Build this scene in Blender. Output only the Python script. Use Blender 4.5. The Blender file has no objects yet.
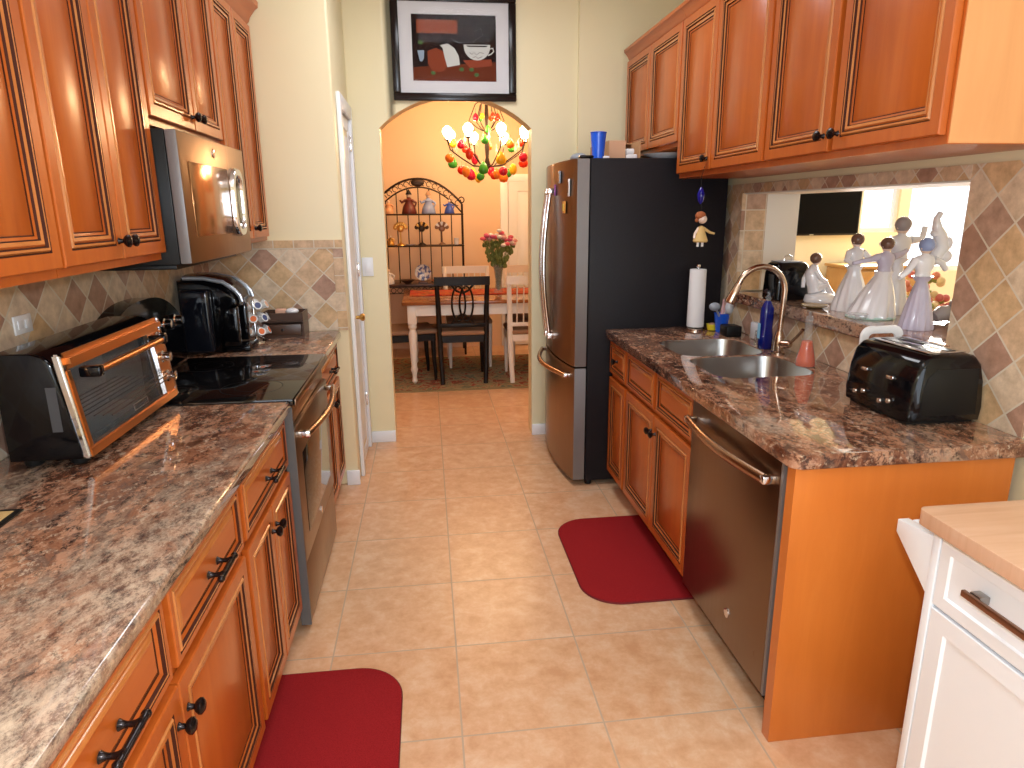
import bpy, bmesh, math, random
from math import pi, sin, cos, radians as R
from mathutils import Vector, Matrix
random.seed(7)
C = bpy.context.scene.collection

# ------------------------------------------------------------------ camera
cam_d = bpy.data.cameras.new('camera'); cam = bpy.data.objects.new('camera', cam_d); C.objects.link(cam)
cam_d.sensor_width = 36; cam_d.lens = 672.636 / 1024 * 36; cam_d.clip_start = .02; cam_d.clip_end = 200
yaw, pit, rol = R(6.99109), R(14.43878), R(-.490939)
fw = Vector((sin(yaw)*cos(pit), cos(yaw)*cos(pit), -sin(pit)))
r0 = Vector((cos(yaw), -sin(yaw), 0)); u0 = r0.cross(fw)
rr_ = r0*cos(rol) + u0*sin(rol); uu = -r0*sin(rol) + u0*cos(rol)
M = Matrix((rr_, uu, -fw)).transposed().to_4x4(); M.translation = Vector((0, 0, 1.544))
cam.matrix_world = M
bpy.context.scene.camera = cam

# ------------------------------------------------------------------ exposure, world, big lights
sc = bpy.context.scene
sc.view_settings.view_transform = 'Standard'; sc.view_settings.look = 'None'
sc.view_settings.gamma = 1; sc.view_settings.use_curve_mapping = False
sc.view_settings.exposure = 0.0
sc.cycles.caustics_reflective = False; sc.cycles.caustics_refractive = False
w = bpy.data.worlds.new('world'); sc.world = w; w.use_nodes = True
w.node_tree.nodes['Background'].inputs[0].default_value = (.86, .93, 1, 1)
w.node_tree.nodes['Background'].inputs[1].default_value = 2.2

def area(name, loc, size, power, col, rot=(0, 0, 0)):
    d = bpy.data.lights.new(name, 'AREA'); d.shape = 'RECTANGLE'; d.size, d.size_y = size; d.energy = power; d.color = col
    o = bpy.data.objects.new(name, d); o.location = loc; o.rotation_euler = rot; C.objects.link(o); return o
def point(name, loc, power, col, rad=.03):
    d = bpy.data.lights.new(name, 'POINT'); d.energy = power; d.color = col; d.shadow_soft_size = rad
    o = bpy.data.objects.new(name, d); o.location = loc; C.objects.link(o); return o
area('ceiling_fill_light', (.3, 3.2, 2.93), (.6, 1.0), 24, (.93, .96, 1))  # added fill from above with no fixture, evens out the far walls
area('ceiling_fill_light', (.2, .6, 2.93), (.6, 1.2), 11, (.93, .96, 1))  # second added fill, over the near end, also without a fixture
area('rear_window_light', (.3, -2.85, 1.5), (2.3, 1.9), 48, (.76, .87, 1), (R(90), 0, 0))
area('living_window_light', (4.6, 5.9, 1.8), (1.6, 1.2), 200, (1, .98, .92), (R(-90), 0, 0))
point('camera_flash', (.05, .02, 1.62), 62, (.84, .92, 1), .03)

# ------------------------------------------------------------------ materials
MATS = {}
def mat(name, col, rough=.5, metal=0, **k):
    m = bpy.data.materials.new(name); m.use_nodes = True; b = m.node_tree.nodes['Principled BSDF']
    b.inputs['Base Color'].default_value = (*col, 1); b.inputs['Roughness'].default_value = rough; b.inputs['Metallic'].default_value = metal
    for kk, v in k.items(): b.inputs[kk.replace('_', ' ')].default_value = v
    MATS[name] = m; return m
def N(m, t, **k):
    n = m.node_tree.nodes.new(t)
    for a, v in k.items():
        if a.startswith('i_'): n.inputs[a[2:].replace('_', ' ')].default_value = v
        else: setattr(n, a, v)
    return n
def Lk(m, a, b): m.node_tree.links.new(a, b)
def ramp(m, fac, stops):
    r = N(m, 'ShaderNodeValToRGB'); e = r.color_ramp.elements
    while len(e) < len(stops): e.new(.5)
    for i, (p, c) in enumerate(stops): e[i].position = p; e[i].color = (*c, 1)
    Lk(m, fac, r.inputs[0]); return r.outputs[0]
def mixc(m, fac, a, b, mode='MIX'):
    n = N(m, 'ShaderNodeMix', data_type='RGBA', blend_type=mode)
    for s, v in ((0, fac), (6, a), (7, b)):
        if hasattr(v, 'node'): Lk(m, v, n.inputs[s])
        else: n.inputs[s].default_value = v if s == 0 else (*v, 1)
    return n.outputs[2]
def coords(m, scale=(1, 1, 1), rot=(0, 0, 0), loc=(0, 0, 0), space='Object'):
    t = N(m, 'ShaderNodeTexCoord'); p = N(m, 'ShaderNodeMapping')
    p.inputs['Scale'].default_value = scale; p.inputs['Rotation'].default_value = rot; p.inputs['Location'].default_value = loc
    Lk(m, t.outputs[space], p.inputs[0]); return p.outputs[0]
def noise(m, vec, scale, detail=4, rough=.5, dist=0, out=0):
    n = N(m, 'ShaderNodeTexNoise'); n.inputs['Scale'].default_value = scale; n.inputs['Detail'].default_value = detail
    n.inputs['Roughness'].default_value = rough; n.inputs['Distortion'].default_value = dist
    Lk(m, vec, n.inputs['Vector']); return n.outputs[out]
def base(m): return m.node_tree.nodes['Principled BSDF']
def mth(m, op, a, b=None, c=None):
    n = N(m, 'ShaderNodeMath', operation=op)
    for i, v in enumerate((a, b, c)):
        if v is None: continue
        if hasattr(v, 'node'): Lk(m, v, n.inputs[i])
        else: n.inputs[i].default_value = v
    return n.outputs[0]

def wood(name, dark, mid, light, scale, rough=.3, coat=.3):
    m = mat(name, mid, rough); v = coords(m, scale); a = noise(m, v, 3, 5, .6, .6)
    b = noise(m, coords(m), 2.2, 2)
    c = ramp(m, a, [(.25, dark), (.5, mid), (.75, light)])
    c = mixc(m, .35, c, ramp(m, b, [(.3, dark), (.7, light)]), 'MIX')
    Lk(m, c, base(m).inputs['Base Color']); base(m).inputs['Coat Weight'].default_value = coat; base(m).inputs['Coat Roughness'].default_value = .12
    return m
WD = wood('maple_cabinet_wood', (.39, .076, .009), (.47, .102, .013), (.54, .138, .022), (9, 9, .8), .30, .10)
WH = wood('maple_cabinet_wood_across', (.39, .076, .009), (.47, .102, .013), (.54, .138, .022), (.8, 9, 9), .30, .10)
WL = wood('maple_highlight_wood', (.46, .14, .030), (.54, .18, .045), (.62, .24, .07), (5, 5, 2), .22, .3)  # highlights on molding ridges painted in as lighter, glossier maple
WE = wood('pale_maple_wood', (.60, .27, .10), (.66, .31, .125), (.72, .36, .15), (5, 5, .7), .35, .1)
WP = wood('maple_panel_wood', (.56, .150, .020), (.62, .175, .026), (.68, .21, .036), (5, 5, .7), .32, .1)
GZ = mat('dark_glaze', (.055, .014, .007), .6, 0, Specular_IOR_Level=.1)
BR = mat('oil_rubbed_bronze', (.022, .016, .016), .22, .7)
wl = mat('cream_wall_paint', (.76, .70, .50), .42)
Lk(wl, mixc(wl, noise(wl, coords(wl), 1.3, 2), (.80, .71, .46), (.84, .75, .50)), base(wl).inputs['Base Color'])
WALL = wl
DWALL = mat('warm_lit_cream_wall', (.80, .56, .36), .5)  # same cream walls, with the warm dining light put into the color
JAMB = mat('pale_jamb_paint', (.80, .79, .74), .5)
WHITE = mat('white_trim_paint', (.82, .84, .88), .32)
CEIL = mat('ceiling_paint', (.85, .84, .80), .8)
BLK = mat('black_plastic', (.003, .003, .004), .08, 0, Specular_IOR_Level=.3); BLKM = mat('black_matte_plastic', (.008, .008, .008), .4, 0, Specular_IOR_Level=.25)
FRS = mat('fridge_side_enamel', (.030, .029, .033), .45, 0, Specular_IOR_Level=.15)
Lk(FRS, ramp(FRS, noise(FRS, coords(FRS), 350, 2), [(.3, (.008, .007, .009)), (.7, (.017, .015, .018))]), base(FRS).inputs['Base Color'])
CHR = mat('chrome', (.75, .75, .78), .08, 1)
def steel(name, col, rough, sc_):
    m = mat(name, col, rough, 1); v = coords(m, sc_); n = noise(m, v, 60, 2)
    Lk(m, mth(m, 'MULTIPLY_ADD', n, .10, rough-.05), base(m).inputs['Roughness']); return m
SLATE = steel('slate_steel', (.24, .165, .115), .30, (1, 1, .05)); SLATEH = mat('grey_side_metal', (.20, .19, .19), .42, .3); SLATED = mat('dark_grey_side_metal', (.11, .11, .112), .4); BRZ = mat('bronze_bar_handle', (.42, .27, .18), .24, 1)
STEEL = steel('brushed_steel', (.36, .35, .34), .30, (.05, 1, 1))
NICK = mat('brushed_nickel', (.55, .42, .33), .2, 1)
COPP = mat('copper_metal', (.62, .28, .10), .30, 1)
GLB = mat('black_glass', (.006, .005, .005), .035)
def glassm(name, col, rough=.0, alpha=.25):
    m = mat(name, col, rough); base(m).inputs['Alpha'].default_value = alpha; return m
GLS = glassm('clear_glass', (.50, .53, .55), .03, .20)
WGLS = glassm('window_glass', (.85, .9, .95), .02, .08)
PORC = mat('white_porcelain', (.80, .80, .84), .08, 0, Coat_Weight=.6); 
PORB = mat('lilac_porcelain', (.55, .52, .66), .1); PORBLUE = mat('blue_porcelain', (.28, .36, .62), .1)
HAIR = mat('brown_glazed_hair', (.16, .085, .06), .2); GREYH = mat('grey_glazed_hair', (.33, .30, .31), .2); SKIN = mat('porcelain_skin', (.78, .60, .50), .2)
MINT = mat('mint_porcelain', (.45, .68, .60), .12)
BLUEP = mat('blue_plastic', (.015, .11, .72), .25); YEL = mat('yellow_plastic', (.75, .62, .03), .3); GREY = mat('grey_plastic', (.30, .33, .38), .4)
PAPER = mat('white_paper', (.84, .83, .84), .8)
REDC = mat('red_carpet', (.24, .012, .016), .95, 0, Specular_IOR_Level=.1)
Lk(REDC, ramp(REDC, noise(REDC, coords(REDC), 420, 3, .7), [(.3, (.20, .006, .009)), (.7, (.40, .024, .028))]), base(REDC).inputs['Base Color'])
bp = N(REDC, 'ShaderNodeBump', i_Strength=.6, i_Distance=.003); Lk(REDC, noise(REDC, coords(REDC), 500, 2), bp.inputs['Height']); Lk(REDC, bp.outputs[0], base(REDC).inputs['Normal'])
REDE = mat('red_rug_binding', (.17, .008, .012), .8)
CARD = mat('cardboard', (.50, .27, .13), .8); CARDL = mat('cardboard_light', (.62, .36, .22), .8)
BLKW = mat('black_painted_wood', (.008, .006, .006), .4, 0, Specular_IOR_Level=.25); WHW = mat('white_painted_wood', (.82, .78, .72), .35)
TAB = wood('table_top_wood', (.16, .045, .015), (.26, .08, .025), (.36, .12, .035), (.8, 8, 8), .2, .5)
CUSH = mat('brown_seat_fabric', (.30, .17, .10), .8); IRON = mat('rack_iron', (.035, .020, .014), .45, .6)
BUTCH = wood('butcher_block', (.56, .32, .19), (.64, .39, .25), (.70, .46, .32), (1.2, 14, 1), .4, .1)
CARTW = mat('white_cart_paint', (.86, .90, .95), .28)
GOLD = mat('gold_leaf', (.65, .38, .10), .3, .8)

# floor tiles
FL = mat('ceramic_floor_tile', (.7, .45, .27), .22)
tc = N(FL, 'ShaderNodeTexCoord'); sp = N(FL, 'ShaderNodeSeparateXYZ'); Lk(FL, tc.outputs['Object'], sp.inputs[0])
fx = mth(FL, 'DIVIDE', mth(FL, 'SUBTRACT', sp.outputs[0], .0498), .44); fy = mth(FL, 'DIVIDE', mth(FL, 'SUBTRACT', sp.outputs[1], 2.158), .44)
def edge(m, f):
    a = mth(m, 'FRACT', f); return mth(m, 'MINIMUM', a, mth(m, 'SUBTRACT', 1.0, a))
eg = mth(FL, 'MINIMUM', edge(FL, fx), edge(FL, fy))
gro = mth(FL, 'LESS_THAN', eg, .0065)
cm = N(FL, 'ShaderNodeCombineXYZ'); Lk(FL, mth(FL, 'FLOOR', fx), cm.inputs[0]); Lk(FL, mth(FL, 'FLOOR', fy), cm.inputs[1])
wn = N(FL, 'ShaderNodeTexWhiteNoise'); Lk(FL, cm.outputs[0], wn.inputs[0])
va = N(FL, 'ShaderNodeVectorMath', operation='MULTIPLY_ADD'); Lk(FL, wn.outputs[1], va.inputs[0]); va.inputs[1].default_value = (7, 7, 7); Lk(FL, tc.outputs['Object'], va.inputs[2])
fc = ramp(FL, noise(FL, va.outputs[0], 13, 8, .68, .15), [(.34, (.62, .32, .165)), (.5, (.72, .425, .245)), (.66, (.80, .56, .38))])
fc = mixc(FL, .22, fc, ramp(FL, wn.outputs[0], [(0, (.56, .31, .16)), (1, (.70, .48, .31))]))
fc = mixc(FL, gro, fc, (.52, .38, .27))
Lk(FL, fc, base(FL).inputs['Base Color'])
Lk(FL, mth(FL, 'MULTIPLY_ADD', gro, .4, .3), base(FL).inputs['Roughness'])
bp = N(FL, 'ShaderNodeBump', i_Strength=.35, i_Distance=.004); Lk(FL, mth(FL, 'SUBTRACT', 1.0, gro), bp.inputs['Height']); Lk(FL, bp.outputs[0], base(FL).inputs['Normal'])

# stone backsplash: diamonds (45 degrees) or squares in the wall plane
def tiles(name, ua, size, diamond=True, off=(0, 0), pal=None, wz=1.0):
    m = mat(name, (.5, .35, .22), .42)
    t = N(m, 'ShaderNodeTexCoord'); s = N(m, 'ShaderNodeSeparateXYZ'); Lk(m, t.outputs['Object'], s.inputs[0])
    u = mth(m, 'SUBTRACT', s.outputs[ua], off[0]); v = mth(m, 'SUBTRACT', s.outputs[2], off[1])
    if diamond:
        a = mth(m, 'DIVIDE', mth(m, 'ADD', u, v), size*1.41421); b = mth(m, 'DIVIDE', mth(m, 'SUBTRACT', v, u), size*1.41421)
    else:
        a = mth(m, 'DIVIDE', u, size); b = mth(m, 'DIVIDE', v, size*wz)
    e = mth(m, 'MINIMUM', edge(m, a), edge(m, b)); g = mth(m, 'LESS_THAN', mth(m, 'ADD', e, mth(m, 'MULTIPLY', noise(m, t.outputs['Object'], 60, 2), .015)), .034)
    c = N(m, 'ShaderNodeCombineXYZ'); Lk(m, mth(m, 'FLOOR', a), c.inputs[0]); Lk(m, mth(m, 'FLOOR', b), c.inputs[1])
    wn = N(m, 'ShaderNodeTexWhiteNoise'); Lk(m, c.outputs[0], wn.inputs[0])
    pal = pal or [(0, (.45, .27, .19)), (.18, (.66, .47, .30)), (.38, (.72, .57, .41)), (.58, (.66, .45, .25)), (.76, (.74, .60, .45)), (.92, (.50, .33, .24))]
    cr = N(m, 'ShaderNodeValToRGB'); cr.color_ramp.interpolation = 'CONSTANT'; el = cr.color_ramp.elements
    while len(el) < len(pal): el.new(.5)
    for i, (p, q) in enumerate(pal): el[i].position = p; el[i].color = (*q, 1)
    Lk(m, wn.outputs[0], cr.inputs[0])
    mot = ramp(m, noise(m, t.outputs['Object'], 22, 6, .65), [(.3, (.70, .66, .62)), (.65, (1.1, 1.1, 1.1))])
    col = mixc(m, 1.0, cr.outputs[0], mot, 'MULTIPLY'); col = mixc(m, g, col, (.68, .60, .48))
    Lk(m, col, base(m).inputs['Base Color'])
    bp = N(m, 'ShaderNodeBump', i_Strength=.5, i_Distance=.004); Lk(m, mth(m, 'SUBTRACT', 1.0, g), bp.inputs['Height']); Lk(m, bp.outputs[0], base(m).inputs['Normal'])
    return m
TX = tiles('travertine_diamonds_back', 0, .108, off=(-.555, 1.227)); TY = tiles('travertine_diamonds_side', 1, .108, off=(1.74, 1.195))
TBX = tiles('travertine_border_back', 0, .105, False, off=(-.49, 1.36)); TBZ = tiles('travertine_border_upright', 0, .105, False, off=(-.53, .93), wz=.9)
TBJ = tiles('travertine_squares_jamb', 0, .11, False, off=(1.655, 1.12), wz=.95)
TSM = tiles('travertine_small_diamonds', 1, .075, off=(3.44, 1.12))

# granite
GR = mat('brown_granite', (.4, .25, .18), .06)
v = coords(GR, (1, .62, 1), (0, 0, R(-38)))
wv = N(GR, 'ShaderNodeVectorMath', operation='MULTIPLY_ADD'); Lk(GR, noise(GR, v, 2.2, 3, .55, 0, 1), wv.inputs[0]); wv.inputs[1].default_value = (.45, .45, .45); Lk(GR, v, wv.inputs[2])
big = noise(GR, wv.outputs[0], 3.4, 9, .74, .2)
c = ramp(GR, big, [(.36, (.040, .018, .013)), (.44, (.15, .055, .030)), (.50, (.33, .15, .085)), (.55, (.17, .10, .075)), (.62, (.44, .28, .19)), (.72, (.26, .21, .16))])
md = noise(GR, v, 20, 9, .82, .1)
c = mixc(GR, ramp(GR, md, [(.515, (0, 0, 0)), (.56, (.85, .85, .85))]), c, (.52, .28, .175))
cr_ = noise(GR, coords(GR, (1, .7, 1), (0, 0, R(-38)), (5, 1, 0)), 42, 8, .8, .1)
c = mixc(GR, ramp(GR, cr_, [(.55, (0, 0, 0)), (.60, (.8, .8, .8))]), c, (.60, .46, .34))
dk = noise(GR, coords(GR, (1, .6, 1), (0, 0, R(-38)), (2, 9, 4)), 24, 9, .85, .15)
c = mixc(GR, ramp(GR, dk, [(.53, (0, 0, 0)), (.585, (.90, .90, .90))]), c, (.035, .018, .016))
spy = N(GR, 'ShaderNodeSeparateXYZ'); Lk(GR, coords(GR), spy.inputs[0])
near = mth(GR, 'MULTIPLY_ADD', spy.outputs[1], -.13, .20)
gy = mth(GR, 'ADD', noise(GR, coords(GR, (1, .62, 1), (0, 0, R(-38)), (3, 7, 0)), 2.4, 5, .65, .3), near)
gcol = ramp(GR, noise(GR, v, 38, 9, .85, .1), [(.40, (.05, .04, .04)), (.47, (.24, .19, .15)), (.54, (.52, .42, .32)), (.62, (.62, .50, .38))])
c = mixc(GR, ramp(GR, gy, [(.50, (0, 0, 0)), (.62, (.70, .70, .70))]), c, gcol)
Lk(GR, c, base(GR).inputs['Base Color']); base(GR).inputs['Coat Weight'].default_value = .3; base(GR).inputs['Coat Roughness'].default_value = .03

# patterned dining rug
RUG = mat('patterned_wool_rug', (.3, .25, .15), .95)
v = coords(RUG); s = N(RUG, 'ShaderNodeSeparateXYZ'); Lk(RUG, v, s.inputs[0])
nz = noise(RUG, v, 7, 3, .6, 2)
c = ramp(RUG, nz, [(.36, (.12, .15, .10)), (.46, (.32, .25, .13)), (.55, (.36, .29, .16)), (.58, (.34, .03, .02)), (.70, (.14, .12, .06))])
Lk(RUG, c, base(RUG).inputs['Base Color'])
RUGB = mat('rug_red_border', (.36, .03, .02), .95); RUGE = mat('rug_olive_edge', (.26, .21, .11), .95)

# ------------------------------------------------------------------ mesh helpers
class MB:
    def __init__(s): s.bm = bmesh.new()
    def _f(s, vs, m=0):
        try: f = s.bm.faces.new(vs); f.material_index = m; return f
        except ValueError: return None
    def box(s, x0, x1, y0, y1, z0, z1, m=0, bev=0, seg=2, rot=None, skip=()):
        v = [s.bm.verts.new(p) for p in ((x0, y0, z0), (x1, y0, z0), (x1, y1, z0), (x0, y1, z0), (x0, y0, z1), (x1, y0, z1), (x1, y1, z1), (x0, y1, z1))]
        F = {'b': (3, 2, 1, 0), 't': (4, 5, 6, 7), 'f': (0, 1, 5, 4), 'r': (1, 2, 6, 5), 'k': (2, 3, 7, 6), 'l': (3, 0, 4, 7)}
        fs = [s._f([v[i] for i in q], m) for k_, q in F.items() if k_ not in skip]
        if rot is not None:
            c = Vector(((x0+x1)/2, (y0+y1)/2, (z0+z1)/2)) if len(rot) < 3 else Vector(rot[2])
            mt = Matrix.Rotation(rot[0], 3, rot[1])
            for q in v: q.co = c + mt @ (q.co - c)
        if bev: bmesh.ops.bevel(s.bm, geom=list({e for f in fs for e in f.edges}), offset=bev, segments=seg, affect='EDGES', profile=.5, clamp_overlap=True, material=-1)
        return s
    def loft(s, loops, m=0, cap0=True, cap1=True, closed=True):
        L = [[s.bm.verts.new(p) for p in lp] for lp in loops]; n = len(L[0])
        for a, b in zip(L, L[1:]):
            for i in range(n if closed else n-1):
                j = (i+1) % n; s._f([a[i], a[j], b[j], b[i]], m)
        if cap0: s._f(L[0][::-1], m)
        if cap1: s._f(L[-1], m)
        return s
    def lathe(s, prof, c=(0, 0, 0), ax='z', n=24, m=0, cap=True):
        loops = []
        for r, h in prof:
            lp = []
            for i in range(n):
                a = 2*pi*i/n; x, y = max(r, 1e-4)*cos(a), max(r, 1e-4)*sin(a)
                p = {'z': (x, y, h), 'y': (x, h, y), 'x': (h, x, y)}[ax]; lp.append((p[0]+c[0], p[1]+c[1], p[2]+c[2]))
            loops.append(lp)
        return s.loft(loops, m, cap, cap)
    def tube(s, pts, r, n=8, m=0, flat=None):
        pts = [Vector(p) for p in pts]; loops = []; rs = r if isinstance(r, (list, tuple)) else [r]*len(pts); up = None
        for i, p in enumerate(pts):
            t = (pts[min(i+1, len(pts)-1)] - pts[max(i-1, 0)]).normalized()
            if up is None: up = Vector((0, 0, 1)) if abs(t.z) < .9 else Vector((1, 0, 0))
            a = t.cross(up)
            if a.length < 1e-3: a = t.orthogonal()
            a.normalize(); b = a.cross(t).normalized(); up = b
            fa, fb = flat or (1, 1)
            loops.append([p + a*cos(2*pi*k/n)*rs[i]*fa + b*sin(2*pi*k/n)*rs[i]*fb for k in range(n)])
        return s.loft(loops, m)
    def ball(s, c, r, m=0, n=14, k=9):
        rx, ry, rz = r if isinstance(r, (list, tuple)) else (r, r, r)
        loops = []
        for j in range(k+1):
            t = pi*(.02 + .96*j/k); loops.append([(c[0]+rx*sin(t)*cos(2*pi*i/n), c[1]+ry*sin(t)*sin(2*pi*i/n), c[2]-rz*cos(t)) for i in range(n)])
        return s.loft(loops, m)
    def prism(s, poly, ax, a, b, m=0, bev=0, seg=2):
        def P(u, v, w): return {'x': (w, u, v), 'y': (u, w, v), 'z': (u, v, w)}[ax]
        A = [s.bm.verts.new(P(u, v, a)) for u, v in poly]; B = [s.bm.verts.new(P(u, v, b)) for u, v in poly]
        fs = [s._f(A[::-1], m), s._f(B, m)]; n = len(poly)
        for i in range(n): fs.append(s._f([A[i], A[(i+1) % n], B[(i+1) % n], B[i]], m))
        if bev: bmesh.ops.bevel(s.bm, geom=list({e for f in fs[:2] for e in f.edges}), offset=bev, segments=seg, affect='EDGES', profile=.5, clamp_overlap=True, material=-1)
        return s
    def slab(s, outline, holes, z0, z1, m=0, bev=.012, seg=3):
        E = []
        for lp in [outline]+holes:
            vs = [s.bm.verts.new((x, y, z1)) for x, y in lp]; E += [s.bm.edges.new((vs[i], vs[(i+1) % len(vs)])) for i in range(len(vs))]
        res = bmesh.ops.triangle_fill(s.bm, use_beauty=True, edges=E, normal=(0, 0, 1))
        top = [g for g in res['geom'] if isinstance(g, bmesh.types.BMFace)]
        ext = bmesh.ops.extrude_face_region(s.bm, geom=top)
        nv = [g for g in ext['geom'] if isinstance(g, bmesh.types.BMVert)]
        for v in nv: v.co.z = z0
        s.bm.normal_update()
        if bev:
            ed = [e for e in s.bm.edges if len(e.link_faces) == 2 and abs(e.verts[0].co.z - e.verts[1].co.z) < 1e-6 and e.link_faces[0].normal.angle(e.link_faces[1].normal, 0) > 1]
            bmesh.ops.bevel(s.bm, geom=ed, offset=bev, segments=seg, affect='EDGES', profile=.5, clamp_overlap=True, material=-1)
        return s
    def panel(s, x0, x1, z0, z1, y, prof, mc=0):
        prev = None
        for ins, dy, m in prof:
            lp = [s.bm.verts.new(p) for p in ((x0+ins, y+dy, z0+ins), (x1-ins, y+dy, z0+ins), (x1-ins, y+dy, z1-ins), (x0+ins, y+dy, z1-ins))]
            if prev:
                for i in range(4): s._f([prev[i], prev[(i+1) % 4], lp[(i+1) % 4], lp[i]], m)
            else: s._f(lp[::-1], m)
            prev = lp
        s._f(prev, mc); return s
    def move(s, mt):
        bmesh.ops.transform(s.bm, matrix=mt, verts=s.bm.verts); return s
    def build(s, name, mats, parent=None, smooth=38, loc=None, rot=None):
        bmesh.ops.recalc_face_normals(s.bm, faces=s.bm.faces)
        me = bpy.data.meshes.new(name); s.bm.to_mesh(me); s.bm.free()
        for m in (mats if isinstance(mats, (list, tuple)) else [mats]): me.materials.append(m)
        if smooth:
            me.shade_smooth(); me.set_sharp_from_angle(angle=R(smooth))
        o = bpy.data.objects.new(name, me); C.objects.link(o)
        if parent: o.parent = parent
        if loc: o.location = loc
        if rot: o.rotation_euler = rot
        return o
def tag(o, label=None, cat=None, group=None, kind=None):
    if label: o['label'] = label
    if cat: o['category'] = cat
    if group: o['group'] = group
    if kind: o['kind'] = kind
    return o
def thing(name, label, cat, loc=(0, 0, 0), rz=0, group=None):
    o = bpy.data.objects.new(name, None); o.empty_display_size = .05; C.objects.link(o); o.location = loc; o.rotation_euler = (0, 0, rz)
    return tag(o, label, cat, group)
def struct(name, mb, mats, parent=None, smooth=38):
    o = mb.build(name, mats, parent, smooth); o['kind'] = 'structure'; return o
def rrect(cx, cy, hx, hy, r, n=6):
    P = []
    for sx, sy, a0 in ((1, 1, 0), (-1, 1, 90), (-1, -1, 180), (1, -1, 270)):
        for i in range(n+1):
            a = R(a0 + 90*i/n); P.append((cx+sx*(hx-r)+r*cos(a), cy+sy*(hy-r)+r*sin(a)))
    return P
def copy_tree(o, parent=None):
    c = o.copy(); C.objects.link(c)
    if parent: c.parent = parent
    for ch in [x for x in o.children]: copy_tree(ch, c)
    return c

# ------------------------------------------------------------------ the setting
XL, XR_, YB, HC = -1.15, 1.64, 4.5, 2.95
def wallbox(name, *a, m=WALL, **k): return struct(name, MB().box(*a, **k), m)
wallbox('floor', -4, 7, -3.2, 8.2, -.1, 0, m=FL)
wallbox('ceiling', -4, 7, -3.2, 8.2, HC, HC+.1, m=CEIL)
wallbox('wall_left', XL-.12, XL, -3.0, 3.76, 0, HC)
struct('wall_pantry', MB().box(XL-.12, -.445, 3.76, 4.5, 0, HC, bev=.012, seg=3), WALL)
# right wall with pass-through
YO0, YO1, ZS, ZO = 1.925, 3.445, 1.12, 1.623
mb = MB()
mb.box(XR_, XR_+.31, -3, YO0, 0, HC); mb.box(XR_, XR_+.31, YO1, 4.5, 0, HC)
mb.box(XR_, XR_+.31, YO0, YO1, 0, ZS-.06); mb.box(XR_, XR_+.31, YO0, YO1, ZO, HC)
struct('wall_right', mb, WALL)
# arch wall
mb = MB(); xa0, xa1, zs = -.262, .690, 2.05
arc = []
for i in range(25):
    dx = -.476 + .952*i/24; arc.append((.214+dx, 2.05 - .4995 + math.sqrt(.69**2 - dx*dx)))
mb.box(-.445-.6, xa0, YB, YB+.15, 0, HC); mb.box(xa1, XR_+.31, YB, YB+.15, 0, HC)
A = [(xa0, HC)] + arc + [(xa1, HC)]
for (p, q) in zip(arc, arc[1:]):
    mb.prism([(p[0], HC), p, q, (q[0], HC)], 'y', YB, YB+.15)
bmesh.ops.remove_doubles(mb.bm, verts=mb.bm.verts, dist=1e-5)
struct('wall_arch', mb, WALL)
wallbox('wall_fridge_side', .985, XR_, YB-.03, YB-.001, 0, HC)
wallbox('baseboard_arch_left', -.445, xa0-.0, YB-.014, YB-.001, 0, .080, m=WHITE, bev=.004)
wallbox('baseboard_arch_right', xa1, .984, YB-.014, YB-.001, 0, .080, m=WHITE, bev=.004)
wallbox('baseboard_pantry', -.512, -.437, 3.745, 3.759, 0, .09, m=WHITE, bev=.004)
# rear wall with sliding window
mb = MB(); mb.box(XL-.12, -.95, -3.12, -3, 0, HC); mb.box(1.45, XR_+.31, -3.12, -3, 0, HC); mb.box(-.95, 1.45, -3.12, -3, 2.5, HC); mb.box(-.95, 1.45, -3.12, -3, 0, .3)
struct('wall_rear', mb, WALL)
wn_ = struct('window_1', MB().box(-.95, 1.45, -3.08, -3.04, .3, .36).box(-.95, 1.45, -3.08, -3.04, 2.44, 2.5).box(-.95, -.89, -3.08, -3.04, .36, 2.44).box(1.39, 1.45, -3.08, -3.04, .36, 2.44).box(.22, .28, -3.08, -3.04, .36, 2.44), WHITE)
MB().box(-.89, .22, -3.065, -3.06, .36, 2.44).box(.28, 1.39, -3.065, -3.06, .36, 2.44).build('window_pane', WGLS, wn_)
# backsplashes
struct('trim_left_backsplash', MB().box(XL, XL+.008, .2, 3.75, .9155, 1.404), TY)
struct('trim_pantry_backsplash', MB().box(XL+.009, -.50, 3.750, 3.7595, .9155, 1.356), TX)
struct('trim_pantry_backsplash_top', MB().box(XL+.009, -.448, 3.749, 3.7595, 1.357, 1.402), TBX)
struct('trim_pantry_backsplash_edge', MB().box(-.499, -.448, 3.749, 3.7595, .9155, 1.356), TBZ)
yb0 = 1.60
mb = MB(); xt = XR_-.008
mb.box(xt, XR_-.0005, yb0, YO0, .9155, 1.668); mb.box(xt, XR_-.0005, YO1, 4.2, .9155, 1.668)
mb.box(xt, XR_-.0005, YO0, YO1, .9155, ZS-.062); mb.box(xt, XR_-.0005, YO0, YO1, ZO, 1.668)
struct('trim_right_backsplash', mb, TY)
struct('trim_opening_border', MB().box(xt-.001, xt-.0001, YO0-.0, YO1+.09, ZO+.0, 1.667).box(xt-.001, xt-.0001, YO1, YO1+.09, .9155, ZO), TSM)
struct('trim_opening_jamb_tile', MB().box(xt, XR_+.13, YO1-.008, YO1-.0005, ZS+.001, ZO), TBJ)
struct('trim_opening_jamb_paint', MB().box(XR_+.131, XR_+.31, YO1-.006, YO1-.0005, ZS+.001, ZO), JAMB)
struct('trim_opening_head', MB().box(XR_+.001, XR_+.31, YO0+.001, YO1-.009, ZO-.006, ZO-.0005), JAMB)
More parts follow.
